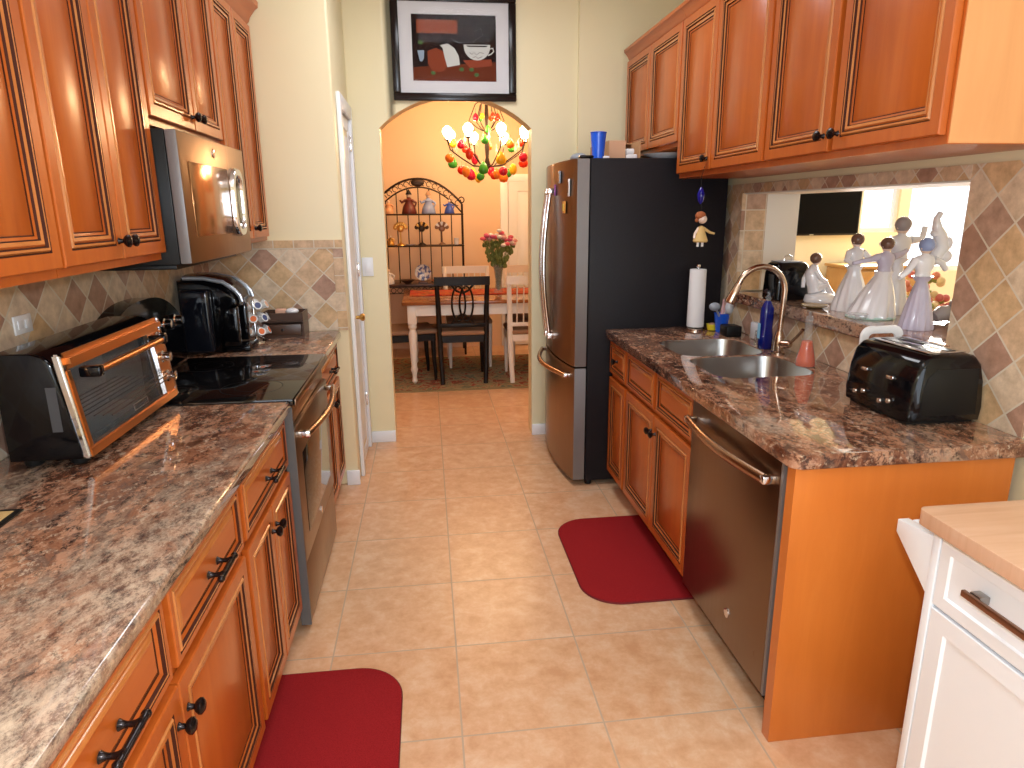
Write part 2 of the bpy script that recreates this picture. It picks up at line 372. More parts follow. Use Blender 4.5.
struct('trim_opening_jamb_near', MB().box(XR_+.001, XR_+.31, YO0+.0005, YO0+.006, ZS+.001, ZO-.007), JAMB)
# closet door in pantry side
dr = struct('door_1', MB().panel(3.945, 4.40, .012, 2.08, 0, [(0, .03, 0), (0, .002, 0), (.002, 0, 0), (.07, 0, 0), (.08, .008, 0), (.10, .008, 0), (.115, .002, 0)]).move(Matrix(((0, -1, 0, -.440), (1, 0, 0, 0), (0, 0, 1, 0), (0, 0, 0, 1)))), WHITE)
MB().lathe([(.010, 0), (.010, .02), (.020, .03), (.024, .042), (.016, .052), (0.001, .054)], (-.440, 4.11, .93), 'x', 12).build('door_handle', GOLD, dr)
for z in (.3, 1.15, 1.9): MB().box(-.444, -.428, 4.392, 4.408, z, z+.09, bev=.003).build('hinge', CHR, dr)
mb = MB(); x0 = -.444
mb.box(x0, x0+.022, 3.875, 3.943, .0, 2.16, bev=.004); mb.box(x0, x0+.022, 4.402, 4.47, .0, 2.16, bev=.004); mb.box(x0, x0+.022, 3.944, 4.401, 2.082, 2.16, bev=.004)
struct('trim_closet_casing', mb, WHITE)
# light switch
t = thing('light_switch', 'white light switch plate on cream wall left of the arch', 'switch', (-.385, YB, 1.2))
MB().box(-.036, .036, -.007, -.0005, -.06, .06, bev=.003).build('cover_plate', WHITE, t); MB().box(-.016, .016, -.011, -.0072, -.033, .033, bev=.002).build('rocker', WHITE, t)
t = thing('wall_outlet', 'white outlet plate on stone backsplash above toaster oven', 'outlet', (XL+.0085, 2.035, 1.246))
MB().box(.0, .006, -.042, .042, -.026, .026, bev=.002).build('cover_plate', WHITE, t)
for s_ in (-1, 1): MB().box(.0062, .0085, s_*.018-.012, s_*.018+.012, -.012, .012, bev=.001).build('socket', WHITE, t)

# ------------------------------------------------------------------ cabinets
PD = [(0, .019, 0), (0, .003, 0), (.003, 0, 0), (.036, 0, 0), (.039, .0045, 1), (.043, -.0015, 2), (.048, -.0015, 2), (.0515, .0045, 1), (.056, .002, 0), (.064, .004, 2), (.067, .009, 1), (.073, .011, 0), (.076, .013, 1), (.079, .0115, 0)]
def shrink(pf, k): return [(a*k, b, m) for a, b, m in pf]
PDR = shrink(PD[:3], 1) + [(.016, 0, 0), (.0185, .0045, 1), (.022, -.0015, 2), (.0265, -.0015, 2), (.030, .0045, 1), (.037, .008, 0), (.0405, .0105, 1), (.043, .008, 0), (.055, .003, 2), (.057, .003, 0)]
def knob(parent, x, z, y=0):
    return MB().lathe([(.009, 0), (.0065, -.004), (.0055, -.012), (.012, -.016), (.0165, -.022), (.0165, -.027), (.010, -.032), (.001, -.033)], (x, y-.0003, z), 'y', 16).build('knob', BR, parent)
def pull(parent, x, z, L=.105, y=0):
    mb = MB(); h = L/2
    for s in (-1, 1):
        mb.lathe([(.010, 0), (.0075, -.004), (.005, -.012), (.006, -.024), (.009, -.030), (.009, -.036)], (x+s*h*.62, y-.0003, z), 'y', 12)
        mb.ball((x+s*h, y-.033, z), .0085, 0, 10, 6)
    mb.tube([(x-h, y-.033, z), (x+h, y-.033, z)], .0068, 10)
    return mb.build('handle', BR, parent)
def door(root, x0, x1, z0, z1, kx=None, kz=None, ajar=0):
    mb = MB().panel(x0+.0015, x1-.0015, z0, z1, 0, shrink(PD, min(1, (x1-x0)/.26)))
    o = mb.build('door', [WD, GZ, WL], root, smooth=30)
    if kx is not None: knob(o, kx, kz)
    return o
def drawer(root, x0, x1, z0, z1, hw='pull'):
    o = MB().panel(x0+.0015, x1-.0015, z0, z1, 0, PDR if x1-x0 > .2 else shrink(PDR, .8)).build('drawer', [WH, GZ, WL], root, smooth=30)
    if hw == 'pull': pull(o, (x0+x1)/2, (z0+z1)/2-.010)
    elif hw == 'knob': knob(o, (x0+x1)/2, (z0+z1)/2)
    return o
ZD0, ZD1, ZR0, ZR1 = .118, .662, .688, .862
def base_cab(label, loc, rz, w, depth, drawers, doors, group=None):
    t = thing('base_cabinet', label, 'cabinet', loc, rz, group)
    mb = MB().box(0, w, .021, depth, .105, .874); mb.box(0, w, .085, depth, 0, .105)
    mb.build('carcass', [WD], t)
    for a, b, hw in drawers: drawer(t, a, b, ZR0, ZR1, hw)
    for a, b, kx in doors: door(t, a, b, ZD0, ZD1, kx, ZD1-.075)
    return t
LD = -.51; dp = -XL-.51-.0005
dp = (LD - XL) - .001
G1 = 'maple base cabinets along the left wall'
base_cab('nearest left base cabinet, partly cut off by the photo bottom', (LD, .10, 0), R(90), .568, dp, [(.0, .568, 'pull')], [(.0, .283, .255), (.285, .568, .313)])
base_cab('wide left maple base cabinet, two drawers with bar pulls over two doors', (LD, .670, 0), R(90), 1.038, dp, [(.014, .506, 'pull'), (.532, 1.026, 'pull')], [(.014, .518, .492), (.520, 1.026, .546)])
base_cab('left base cabinet against the near side of the range, one drawer over two narrow doors', (LD, 1.710, 0), R(90), .598, dp, [(.014, .588, 'pull')], [(.014, .300, .274), (.302, .588, .328)])
base_cab('narrow maple base cabinet between range and pantry wall', (LD, 3.098, 0), R(90), .640, dp, [(.014, .626, 'pull')], [(.014, .319, .293), (.321, .626, .347)])
RD = .965; dpr = XR_-RD-.001
t_sink = base_cab('maple sink base cabinet with two false drawer fronts over two doors', (RD, 3.178, 0), R(-90), .880, dpr, [], [(.012, .439, .413), (.441, .868, .467)])
for a, b in ((.012, .427), (.453, .868)): MB().panel(a+.0015, b-.0015, ZR0, ZR1, 0, PDR).build('false_drawer_front', [WH, GZ, WL], t_sink, smooth=30)
base_cab('narrow base cabinet beside the refrigerator with one knobbed drawer', (RD, 3.500, 0), R(-90), .320, dpr, [(.012, .308, 'knob')], [(.012, .308, None)])
# hollow the sink cabinet so the basins fit
car = t_sink.children[0]; me = MB().box(0, .018, .021, dpr, .105, .66).box(.862, .88, .021, dpr, .105, .66).box(0, .018, .021, .036, .66, .874).box(.862, .88, .021, .036, .66, .874).box(.018, .862, dpr-.01, dpr, .105, .874).box(.018, .862, .021, dpr-.01, .105, .123).box(.018, .862, .021, .036, .123, .874).box(0, .88, .085, dpr, 0, .105).build('carcass', WD, t_sink)
bpy.data.objects.remove(car)
# peninsula end panel
mb = MB(); mb.prism([(.953, 1.572), (1.60, 1.572), (1.60, 1.624), (.965, 1.624), (.953, 1.612)], 'z', .0, .874, bev=.003)
tag(mb.build('end_panel', WP), 'plain orange maple end panel closing the right counter run', 'panel')

# upper cabinets
def crown(mb, x0, x1, y, z, depth, k=.1):
    P = [(a*k*10, b*k*10) for a, b in ((0, 0), (-.012, .012), (-.018, .03), (-.045, .065), (-.060, .075), (-.062, .10), (0, .10))]
    mb.prism([(y+a, z+b) for a, b in P], 'x', x0, x1)
    return mb
def upper_cab(label, loc, rz, w, h, depth, doors, kz=.07, ztop=True, openf=None, name='upper_cabinet', crn=.10):
    t = thing(name, label, 'cabinet', loc, rz)
    mb = MB(); f = .020
    if openf:
        mb.box(0, w, f+.02, depth, 0, h, skip=('f',)); mb.box(0, openf[0]-.03, f, f+.02, 0, h); mb.box(openf[1]+.03, w, f, f+.02, 0, h); mb.box(openf[0]-.03, openf[1]+.03, f, f+.02, 0, .035)
        mb.box(.018, w-.018, f+.021, depth-.002, .018, .03); mb.box(.01, w-.01, f+.03, depth-.01, h*.45, h*.45+.018)
    else: mb.box(0, w, f, depth, 0, h)
    mb.build('carcass', [WD], t)
    if crn:
        crown(MB(), 0, w, f, h-(.03 if crn > .08 else .02), depth, crn).build('crown_molding', [WH], t)
    for a, b, kx in doors: door(t, a, b, .022, h-(.045 if crn > .08 else .03), kx, kz)
    return t
UL = -.81; dl = UL-XL-.001; ZU = 1.405; HU = 1.06
upper_cab('tall upper cabinet nearest the camera on the left wall, cut by the photo edge', (UL, .80, ZU), R(90), .846, HU, dl, [(.006, .422, .395), (.424, .842, .45)])
upper_cab('left tall upper cabinet with paired knobs right before the microwave', (UL, 1.648, ZU), R(90), .622, HU, dl, [(.004, .312, .290), (.314, .618, .336)])
upper_cab('short upper cabinet directly above the microwave', (UL, 2.272, 1.81), R(90), .778, HU-.405, dl, [(.01, .424, .395), (.428, .772, .46)], kz=.065)
upper_cab('last left upper cabinet between microwave and pantry wall', (UL, 3.052, ZU), R(90), .696, HU, dl, [(.004, .33, None), (.334, .66, .37)])
UR = 1.262; dr_ = XR_-UR-.009; ZR = 1.695
upper_cab('right upper cabinet nearest the camera with slightly open doors', (UR, 2.514, ZR), R(-90), .906, .755, dr_, [(.006, .418, .392), (.442, .900, .468)], openf=(.418, .442), crn=.06)
upper_cab('middle right upper cabinet with a doll ornament hanging from its knob', (UR, 3.425, ZR), R(-90), .910, .755, dr_, [(.004, .42, .385), (.424, .904, None)], crn=.06)
upper_cab('short maple cabinet above the refrigerator', (UR, 4.375, 1.853), R(-90), .948, .597, dr_, [(.02, .472, None), (.476, .942, None)], crn=.06)
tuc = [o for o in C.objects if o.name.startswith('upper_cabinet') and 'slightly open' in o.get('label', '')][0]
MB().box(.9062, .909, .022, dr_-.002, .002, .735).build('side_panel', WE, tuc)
# label-fronted box glimpsed in the door gap
t = thing('seasoning_box', 'white printed box glimpsed through the gap of the open cabinet doors', 'box', (1.33, 2.08, ZR+.90*.45+.0185-.405*0))
t.location = (1.335, 2.083, ZR+.755*.45+.0185)
MB().box(-.03, .03, -.035, .035, 0, .09, bev=.002).build('carton', PAPER, t)
bk = MB()
for i in range(5): bk.box(-.0312, -.0303, -.02+.004*(i % 2), .015-.003*i % 3, .02+.012*i, .026+.012*i)
bk.build('printed_text', BLKM, t)
tag(MB().box(-.03, .03, -.03, .03, 0, .14, bev=.002).build('seasoning_box', PAPER, loc=(1.335, 2.080, ZR+.031)), 'white carton on the lower shelf behind the ajar cabinet doors', 'box')

# ------------------------------------------------------------------ countertops
def ctop(label, outline, holes, bev=.013):
    return tag(MB().slab(outline, holes, .875, .915, 0, bev, 4).build('countertop', GR, smooth=50), label, 'countertop')
XF = -.487
ctop('long polished brown granite countertop on left cabinets, carrying the toaster oven', [(XL+.001, -.1), (XF, -.1), (XF, 2.300), (XF-.012, 2.312), (XL+.001, 2.312)], [])
ctop('small granite countertop between range and pantry wall, under the coffee maker', [(XL+.001, 3.092), (XF, 3.092), (XF, 3.73), (XF-.015, 3.749), (XL+.001, 3.749)], [])
h1 = rrect(1.305, 2.980, .205, .195, .09); h2 = rrect(1.305, 2.570, .210, .190, .09)
out = [(XR_-.0085, 3.53), (.958, 3.53), (.946, 3.518)]
for i in range(7): a = R(180+15*i); out.append((.952+.018+.035*cos(a)-.0, 1.59+.035*sin(a)))
for i in range(5): a = R(270+22*i); out.append((XR_-.022+.03*cos(a), 1.585+.03*sin(a)))
out = [(x, y) for x, y in out if x < XR_-.0084 or y > 3] 
out += [(XR_-.0085, 1.60)]
ctop('right brown granite countertop with undermount sink and toaster', out, [h1, h2])
tag(MB().slab([(XR_-.035, YO0-.02), (XR_-.001, YO0-.02), (XR_-.001, YO0+.002), (2.06, YO0+.002), (2.06, YO1-.010), (XR_-.001, YO1-.010), (XR_-.001, YO1-.002), (XR_-.035, YO1-.002)], [], ZS-.055, ZS, 0, .012, 3).build('pass_through_sill', GR, smooth=50),
    'granite ledge in the wall opening, holding porcelain figurines', 'ledge')

# sink
t = thing('kitchen_sink', 'double-basin stainless undermount sink in right countertop', 'sink', (0, 0, 0))
def basin(cx, cy, hx, hy, r):
    L = []
    for k, z, rr in ((-.0005, .9115, r), (-.0025, .9125, r), (-.004, .905, r), (-.014, .74, r*.9), (-.03, .71, r*.8), (-.06, .700, r*.5), (-.12, .698, .03)):
        L.append([(x, y, z) for x, y in rrect(cx, cy, hx+k, hy+k, min(rr, hx+k-.002))])
    b = MB().loft(L, 0, False, True).build('basin', STEEL, t, smooth=60)
    sd = b.modifiers.new('s', 'SOLIDIFY'); sd.thickness = .0015; sd.offset = -1
    MB().lathe([(.001, .699), (.030, .699), (.042, .7025), (.045, .700), (.045, .6985)], (cx, cy, 0), 'z', 20).build('drain', CHR, b)
basin(1.305, 2.980, .205, .195, .09); basin(1.305, 2.570, .210, .190, .09)

# faucet
t = thing('kitchen_faucet', 'tall brushed nickel gooseneck faucet behind the sink', 'faucet', (1.545, 2.79, .9155))
MB().lathe([(.030, 0), (.030, .006), (.022, .012), (.021, .075), (.018, .085), (.014, .10)], n=20).build('base', NICK, t)
pts = [(0, 0, .095), (.004, 0, .20), (.006, 0, .280)]
for i in range(1, 12): a = R(165*i/11); pts.append((-.099+.105*cos(a), .02*i/11, .280+.105*sin(a)))
MB().tube(pts, .0125, 14).build('spout', NICK, t)
e0 = Vector(pts[-1]); dv = Vector((-.42, .03, -1)).normalized()
MB().tube([e0-dv*.002, e0+dv*.02, e0+dv*.078, e0+dv*.088], [.0145, .0175, .024, .021], 16).build('spray_head', NICK, t)
MB().tube([(.0, -.018, .045), (.018, -.055, .050), (.022, -.064, .051)], [.017, .017, .012], 14).tube([(.02, -.058, .055), (.032, -.085, .085), (.044, -.115, .125)], [.007, .006, .0078], 10).build('lever', NICK, t)

# ------------------------------------------------------------------ range
t = thing('kitchen_range', 'slate steel range with black glass cooktop between left cabinets', 'range', (0, 0, 0))
ya, yb_ = 2.316, 3.088; xb = XL+.009
MB().box(xb, -.525, ya, yb_, .09, .895).box(xb+.05, -.56, ya+.01, yb_-.01, .0, .09).build('body', [BLKM], t)
MB().box(xb+.07, -.480, ya-.002+.002, yb_, .8955, .921, bev=.004).build('cooktop', GLB, t)
b_ = MB()
for (x, y, r) in ((-.66, 2.50, .11), (-.66, 2.90, .09), (-.93, 2.50, .08), (-.93, 2.90, .10)):
    for q in (1, .55): b_.loft([[(x+r*q*cos(2*pi*i/40)*k, y+r*q*sin(2*pi*i/40)*k, .9213) for i in range(40)] for k in (1, .975)], 0, False, False)
b_.build('burner_rings', BLKM, t)
mb = MB(); P = []
for i in range(21):
    u = i/20; y = ya+.01+(yb_-ya-.02)*u; P.append((y, 1.10+.130*(1-abs(2*u-1)**2.6)))
mb.prism([(ya+.01, .922)]+P+[(yb_-.01, .922)], 'x', xb, xb+.07, bev=.008); bgd = mb.build('backguard', BLK, t)
for y in (2.43, 2.55, 2.85, 2.97):
    MB().lathe([(.026, 0), (.026, .008), (.021, .012), (.019, .036), (.001, .038)], (xb+.0705, y, 1.11), 'x', 16).build('control_knob', CHR, bgd)
# slim copper-bright front edge, control strip, door, drawer
MB().box(-.478, -.470, ya+.002, yb_-.002, .892, .918, bev=.003).build('front_trim', SLATE, t)
MB().box(-.5245, -.500, ya+.002, yb_-.002, .81, .893, bev=.003).build('front_strip', SLATE, t)
dd = MB().box(-.524, -.484, ya+.002, yb_-.002, .285, .806, bev=.006).build('oven_door', [SLATE], t)
MB().box(-.4838, -.482, ya+.10, yb_-.10, .37, .69, bev=.004).build('window', GLB, dd)
pts = [(-.4835, ya+.05, .775), (-.452, ya+.052, .775)]
for i in range(13): u = i/12; pts.append((-.448+.030*sin(pi*u), ya+.06+(yb_-ya-.12)*u, .775))
pts += [(-.452, yb_-.052, .775), (-.4835, yb_-.05, .775)]
MB().tube(pts[1:-1], .0125, 12).build('handle', BRZ, dd)
for y in (ya+.055, yb_-.055): MB().box(-.4837, -.440, y-.013, y+.013, .763, .787, bev=.004).build('handle_bracket', CHR, dd)
MB().box(-.524, -.488, ya+.002, yb_-.002, .035, .277, bev=.006).build('drawer', [SLATE], t)
MB().lathe([(.016, 0), (.016, .002), (.013, .003), (.001, .003)], (-.4838, (ya+yb_)/2, .33), 'x', 20).build('round_emblem', CHR, dd)
MB().box(-.523, -.486, ya-.002, ya+.0012, .035, .890).build('side_trim', SLATED, t)

# ------------------------------------------------------------------ microwave
MWF = steel('bronze_microwave_front', (.40, .26, .15), .34, (1, 1, .05))
t = thing('microwave', 'over-range slate microwave with chrome framed handle on left wall', 'microwave', (0, 0, 0))
m0, m1, z0, z1 = 2.276, 3.046, 1.385, 1.795
MB().box(XL+.009, -.778, m0, m1, z0, z1, bev=.004).build('body', BLKM, t)
mb = MB().box(-.7775, -.742, m0+.001, m1-.001, z0+.003, z1-.001, bev=.005)
for f in mb.bm.faces:
    if f.calc_center_median().y < m0+.004: f.material_index = 1
df = mb.build('front_door', [MWF, SLATEH], t)
MB().box(-.7415, -.7385, m0+.075, m0+.50, z0+.085, z1-.09, bev=.001).build('window', [mat('tinted_mirror_glass', (.40, .19, .075), .14, .8)], df)
MB().lathe([(.016, 0), (.016, .003), (.012, .004), (.001, .004)], (-.7415, m0+.36, z1-.045), 'x', 20).build('round_emblem', CHR, df)
def octo(hy, hz, k): return [(-hy*k, hz*.45), (-hy*k*.86, hz), (hy*k*.86, hz), (hy*k, hz*.45), (hy*k, -hz*.45), (hy*k*.86, -hz), (-hy*k*.86, -hz), (-hy*k, -hz*.45)]
def hring(hy, hz, n=32):
    P = []
    for i in range(n):
        a = 2*pi*i/n; c_, s_ = cos(a), sin(a); y = hy*math.copysign(abs(c_)**.55, c_)*(1 - .22*abs(s_)**3); z = hz*math.copysign(abs(s_)**.55, s_); P.append((y, z))
    return P
yc, zc = m0+.580, 1.585
o1, o2 = hring(.072, .128), hring(.052, .098)
mb = MB(); lp = []
for pr_, x in ((o1, -.7415), (o1, -.724), (hring(.069, .124), -.719), (hring(.055, .102), -.719), (o2, -.724), (o2, -.7415)): lp.append([(x, yc+y, zc+z) for y, z in pr_])
mb.loft(lp, 0, False, False); mb.build('handle', CHR, df, smooth=50)
MB().loft([[(x, yc+y, zc+z) for y, z in hring(.0515, .097)] for x in (-.7412, -.732)], 0, True, True).build('control_panel', [mat('olive_glass', (.16, .15, .09), .08, .4)], df)
MB().box(-1.05, -.80, m0+.03, m1-.03, z0-.016, z0-.0005, bev=.003).build('vent_grille', BLKM, t)

# ------------------------------------------------------------------ dishwasher
t = thing('dishwasher', 'slate steel dishwasher with long bowed handle near the end panel', 'dishwasher', (0, 0, 0))
q0, q1 = 1.645, 2.292
MB().box(.985, 1.60, q0, q1, .10, .872).box(1.03, 1.60, q0, q1, 0, .10).build('body', BLKM, t)
dd = MB().box(.955, .984, q0+.001, q1-.001, .112, .868, bev=.004).build('door', [SLATE], t)
MB().box(.956, .984, q0-.012, q0, .114, .866).build('side_trim', SLATEH, t)
pts = [(.925+.0-.028*sin(pi*i/14), q0+.035+(q1-q0-.07)*i/14, .80) for i in range(15)]
MB().tube(pts, .015, 12, flat=(.75, 1.15)).build('handle', [BRZ], dd)
for y in (q0+.035, q1-.035): MB().box(.914, .9548, y-.014, y+.014, .788, .812, bev=.004).build('handle_bracket', CHR, dd)
MB().lathe([(.001, -.003), (.012, -.003), (.016, -.002), (.016, 0)], (.9547, 1.90, .225), 'x', 20).build('round_emblem', CHR, dd)

# ------------------------------------------------------------------ refrigerator
t = thing('refrigerator', 'large dark french-door refrigerator beside the arch', 'refrigerator', (0, 0, 0))
f0, f1 = 3.545, 4.455
MB().box(.853, 1.60, f0, f1,   .03, 1.803, bev=.006).build('body', FRS, t)
def fdoor(name, ya, yb, z0, z1):
    P = []
    for i in range(15):
        y = ya+(yb-ya)*i/14; P.append((.783-.047*(1-abs((y-(f0+f1)/2)/((f1-f0)/2))**2.2), y))
    mb = MB(); mb.prism([(.847, ya)]+[(x, y) for x, y in P]+[(.847, yb)], 'z', z0, z1, m=0, bev=.004)
    for f in mb.bm.faces:
        c_ = f.calc_center_median()
        if abs(f.normal.y) > .9 or (c_.y < ya+.002) or c_.y > yb-.002: f.material_index = 1
    return mb.build(name, [SLATE, SLATEH], t, smooth=30)
ym = (f0+f1)/2
d1 = fdoor('door', f0, ym-.002, .705, 1.801); d2 = fdoor('door', ym+.002, f1, .705, 1.801); d3 = fdoor('freezer_drawer', f0, f1, .038, .697)
for dd, y in ((d1, ym-.045), (d2, ym+.045)):
    pts = [(.728-.038*sin(pi*i/16)-.012, y, .80+.86*i/16) for i in range(17)]
    MB().tube(pts, .013, 12).build('handle', CHR, dd)
    for z in (.81, 1.65): MB().box(.700, .744, y-.016, y+.016, z-.018, z+.018, bev=.005).build('handle_bracket', CHR, dd)
pts = [(.745-.072*sin(pi*i/16)+.0, f0+.07+(f1-f0-.14)*i/16, .645) for i in range(17)]
MB().tube(pts, .014, 12).build('handle', [BRZ], d3)
for y in (f0+.075, f1-.075): MB().box(.735, .775, y-.015, y+.015, .633, .657, bev=.005).build('handle_bracket', CHR, d3)
for y in (f0+.05, f1-.05): MB().box(.80, .872, y-.035, y+.03, 1.8035, 1.818, bev=.006).build('hinge_cover', BLK, t)
for y in (f0+.04, f1-.04): MB().lathe([(.02, 0), (.022, .012), (.015, .029)], (.88, y, 0), 'z', 12).build('leveling_foot', BLKM, t)
# magnets on the near door
def fx_(y): return .783-.047*(1-abs((y-ym)/((f1-f0)/2))**2.2)
def magnet(label, y, z, hy, hz, m, ring=None):
    x = fx_(y)-.0095; t = MB().box(x, x+.007, y-hy, y+hy, z-hz, z+hz, bev=.002)
    if ring: t.box(x-.0012, x-.0002, y-hy*.6, y+hy*.6, z-hz*.6, z+hz*.6, 1)
    return tag(t.build('fridge_magnet', [m, ring or m]), label, 'magnet')
magnet('grey framed fridge magnet, highest on the near refrigerator door', 3.80, 1.72, .024, .032, GREY, CARD)
magnet('slim pale fridge magnet near the door edge above the orange note', 3.64, 1.66, .014, .045, PAPER, SLATE)
magnet('orange note magnet below the other magnets on the near door', 3.71, 1.56, .028, .032, mat('orange_note', (.75, .30, .05), .6), YEL)
magnet('purple magnet beside the top of the refrigerator door handle', 3.90, 1.655, .012, .03, mat('purple_plastic', (.25, .05, .28), .4))

# things on the refrigerator
ZF = 1.8035
t = thing('plastic_cup', 'blue plastic cup on top of refrigerator, front corner', 'cup', (.920, 3.67, ZF))
MB().lathe([(.028, 0), (.030, .002), (.0415, .132), (.044, .134), (.0435, .137), (.040, .136), (.0285, .006), (.001, .005)], n=28).build('shell', BLUEP, t)
t = thing('cardboard_box', 'open cardboard box on top of refrigerator behind the blue cup', 'box', (1.0, 3.76, ZF))
mb = MB(); mb.box(0, .004, 0, .42, 0, .105, 0).box(.176, .18, 0, .42, 0, .105, 0).box(.004, .176, .416, .42, 0, .105, 0).box(.004, .176, 0, .42, 0, .004, 0).box(.004, .176, .16, .42, .101, .105, 0).box(.004, .095, 0, .004, .004, .105, 1)
mb.build('carton', [CARD, CARDL], t)
t2 = MB().box(1.10, 1.165, 3.765, 3.86, ZF+.0045, ZF+.035, bev=.006).box(1.103, 1.15, 3.77, 3.85, ZF+.036, ZF+.065, bev=.008); tag(t2.build('folded_paper', PAPER), 'crumpled white papers stuffed in open cardboard box on refrigerator', 'paper')
t = tag(MB().lathe([(.05, 0), (.055, .003), (.11, .028), (.112, .030), (.105, .030), (.05, .007), (.001, .006)], (1.29, 3.69, ZF), 'z', 32).build('plate', PORC), 'white plate on top of refrigerator right of the cardboard box', 'plate')
tag(MB().box(.935, .965, 3.60, 3.64, ZF, ZF+.014, bev=.003).build('small_carton', PORC), 'tiny white carton on refrigerator top edge right of the cup', 'carton')
tag(MB().ball((.90, 4.05, ZF+.034), (.05, .08, .03)).build('folded_cloth', GREY), 'grey bundled cloth on refrigerator top behind the blue cup', 'cloth')

# hanging ornaments at the knob
t = thing('hanging_doll', 'small doll ornament in pale dress hanging below a blue bead from a cabinet knob', 'ornament', (1.250, 3.030, 1.385))
MB().tube([(0, 0, .345), (-.012, 0, .30), (-.008, 0, .22), (0, 0, .14)], .0012, 6).build('cord', BLKM, t)
MB().tube([(-.010, 0, .255), (-.01, 0, .245), (-.01, 0, .225), (-.01, 0, .195), (-.01, 0, .182)], [.003, .010, .017, .013, .003], 14).build('blue_bead', mat('cobalt_glass', (.006, .006, .20), .05), t)
mb = MB(); mb.lathe([(.006, .085), (.014, .080), (.022, .05), (.034, .018), (.030, .012), (.001, .014)], (.0, 0, .0), 'z', 16, 0)
mb.tube([(-.01, 0, .02), (-.012, 0, -.008)], .006, 8, 1).tube([(.01, 0, .02), (.010, 0, -.008)], .006, 8, 1)
mb.tube([(.01, 0, .075), (.04, -.01, .055), (.06, -.015, .050)], [.008, .006, .005], 8, 0).tube([(-.01, 0, .075), (-.028, 0, .05), (-.03, 0, .03)], [.008, .006, .006], 8, 2)
mb.build('body', [mat('pale_gold_cloth', (.62, .42, .16), .7), PAPER, SKIN], t)
MB().ball((.004, 0, .115), .021, 0).build('head', SKIN, t); MB().ball((-.004, .004, .130), (.024, .023, .020), 0).ball((-.022, .0, .11), .009).build('hair', mat('auburn_yarn', (.35, .10, .03), .8), t)

# ------------------------------------------------------------------ counter things, right
ZC = .9152
t = thing('paper_towel_roll', 'upright paper towel roll on holder beside refrigerator', 'paper towel', (1.418, 3.44, ZC))
MB().lathe([(.055, 0), (.055, .008), (.048, .012), (.012, .016)], n=28).build('holder_base', NICK, t)
MB().lathe([(.018, .018), (.044, .018), (.045, .022), (.043, .318), (.042, .322), (.018, .322)], n=32).build('paper_roll', PAPER, t)
MB().lathe([(.006, .016), (.006, .33), (.012, .336), (.010, .346), (.001, .348)], n=12).build('spindle', CHR, t)
t = thing('sponge_dish', 'yellow round tub between paper towels and blue brush cup', 'dish', (1.497, 3.40, ZC))
MB().lathe([(.018, 0), (.024, .004), (.030, .032), (.031, .035), (.027, .035), (.022, .02), (.001, .018)], n=20).build('bowl', YEL, t)
MB().ball((0, 0, .032), (.020, .020, .010), 0).build('scrubber', [mat('olive_scrub', (.35, .18, .12), .9)], t)
t = thing('brush_cup', 'blue cup of dish brushes at back of right counter', 'cup', (1.530, 3.36, ZC))
MB().lathe([(.028, 0), (.040, .095), (.042, .098), (.038, .098), (.026, .006), (.001, .005)], n=22).build('shell', BLUEP, t)
MB().tube([(0, 0, .01), (-.02, -.02, .08), (-.06, -.05, .135)], .006, 8).ball((-.065, -.05, .14), (.03, .02, .022)).build('dish_brush', GREY, t)
MB().tube([(.01, .0, .01), (.0, -.02, .09), (.03, -.06, .15)], .005, 8).ball((.01, -.06, .135), (.022, .018, .035)).build('scrub_brush', [mat('clear_grey', (.5, .52, .56), .3)], t)
MB().box(-.01, .03, -.01, .0, .02, .17, rot=(R(8), 'Y')).build('pink_sponge', [mat('pink_sponge', (.70, .42, .42), .9)], t)
t = thing('soap_caddy', 'small black box with white tub behind the sink', 'caddy', (1.530, 3.235, ZC))
MB().box(-.045, .035, -.045, .045, 0, .055, bev=.006).build('box', BLKM, t)
tag(MB().box(1.59, 1.628, 3.06, 3.16, ZC, ZC+.085, bev=.008).build('soap_bar_tub', PORC), 'white tub against the backsplash right of the black box', 'tub')
t = thing('wire_scrubber_basket', 'chrome wire basket behind sink left of blue soap bottle', 'basket', (1.575, 2.99, ZC))
mb = MB()
for k in range(4): mb.tube([(.036*cos(2*pi*i/20)*(1-.05*k), .045*sin(2*pi*i/20), .008+.018*k) for i in range(21)], .0015, 6)
for i in range(10): a = 2*pi*i/10; mb.tube([(.036*cos(a), .045*sin(a), .002), (.032*cos(a), .045*sin(a), .064)], .0014, 6)
mb.build('wire_frame', CHR, t); MB().ball((0, 0, .035), (.027, .034, .028)).build('steel_wool', STEEL, t)
t = thing('dish_soap_bottle', 'dark blue dish soap bottle with clear cap behind sink', 'bottle', (1.535, 2.895, ZC))
MB().loft([[(x, y, z) for x, y in rrect(0, 0, hx, hy, min(hx, hy)*.9)] for z, hx, hy in ((0, .026, .020), (.004, .031, .024), (.06, .033, .026), (.10, .028, .022), (.14, .030, .024), (.19, .028, .022), (.215, .016, .014), (.222, .012, .012))]).build('bottle', [mat('blue_soap', (.004, .010, .16), .06)], t, smooth=60)
MB().lathe([(.012, .2225), (.012, .24), (.007, .245), (.006, .262), (.001, .263)], n=14).build('cap', GLS, t)
MB().box(-.0345, -.0335, -.012, .012, .05, .12).build('label', [mat('pale_blue_label', (.25, .55, .8), .4)], t)
t = thing('soap_dispenser', 'clear tapering bottle of orange liquid soap right of the faucet', 'bottle', (1.525, 2.53, ZC))
MB().lathe([(.038, 0), (.040, .004), (.038, .03), (.024, .09), (.016, .13), (.015, .185), (.018, .19)], n=24).build('bottle', GLS, t, smooth=60)
MB().lathe([(.036, .003), (.0375, .006), (.0355, .03), (.0225, .088), (.020, .105), (.001, .106)], n=24).build('liquid', [mat('orange_soap', (.80, .10, .005), .1)], t)
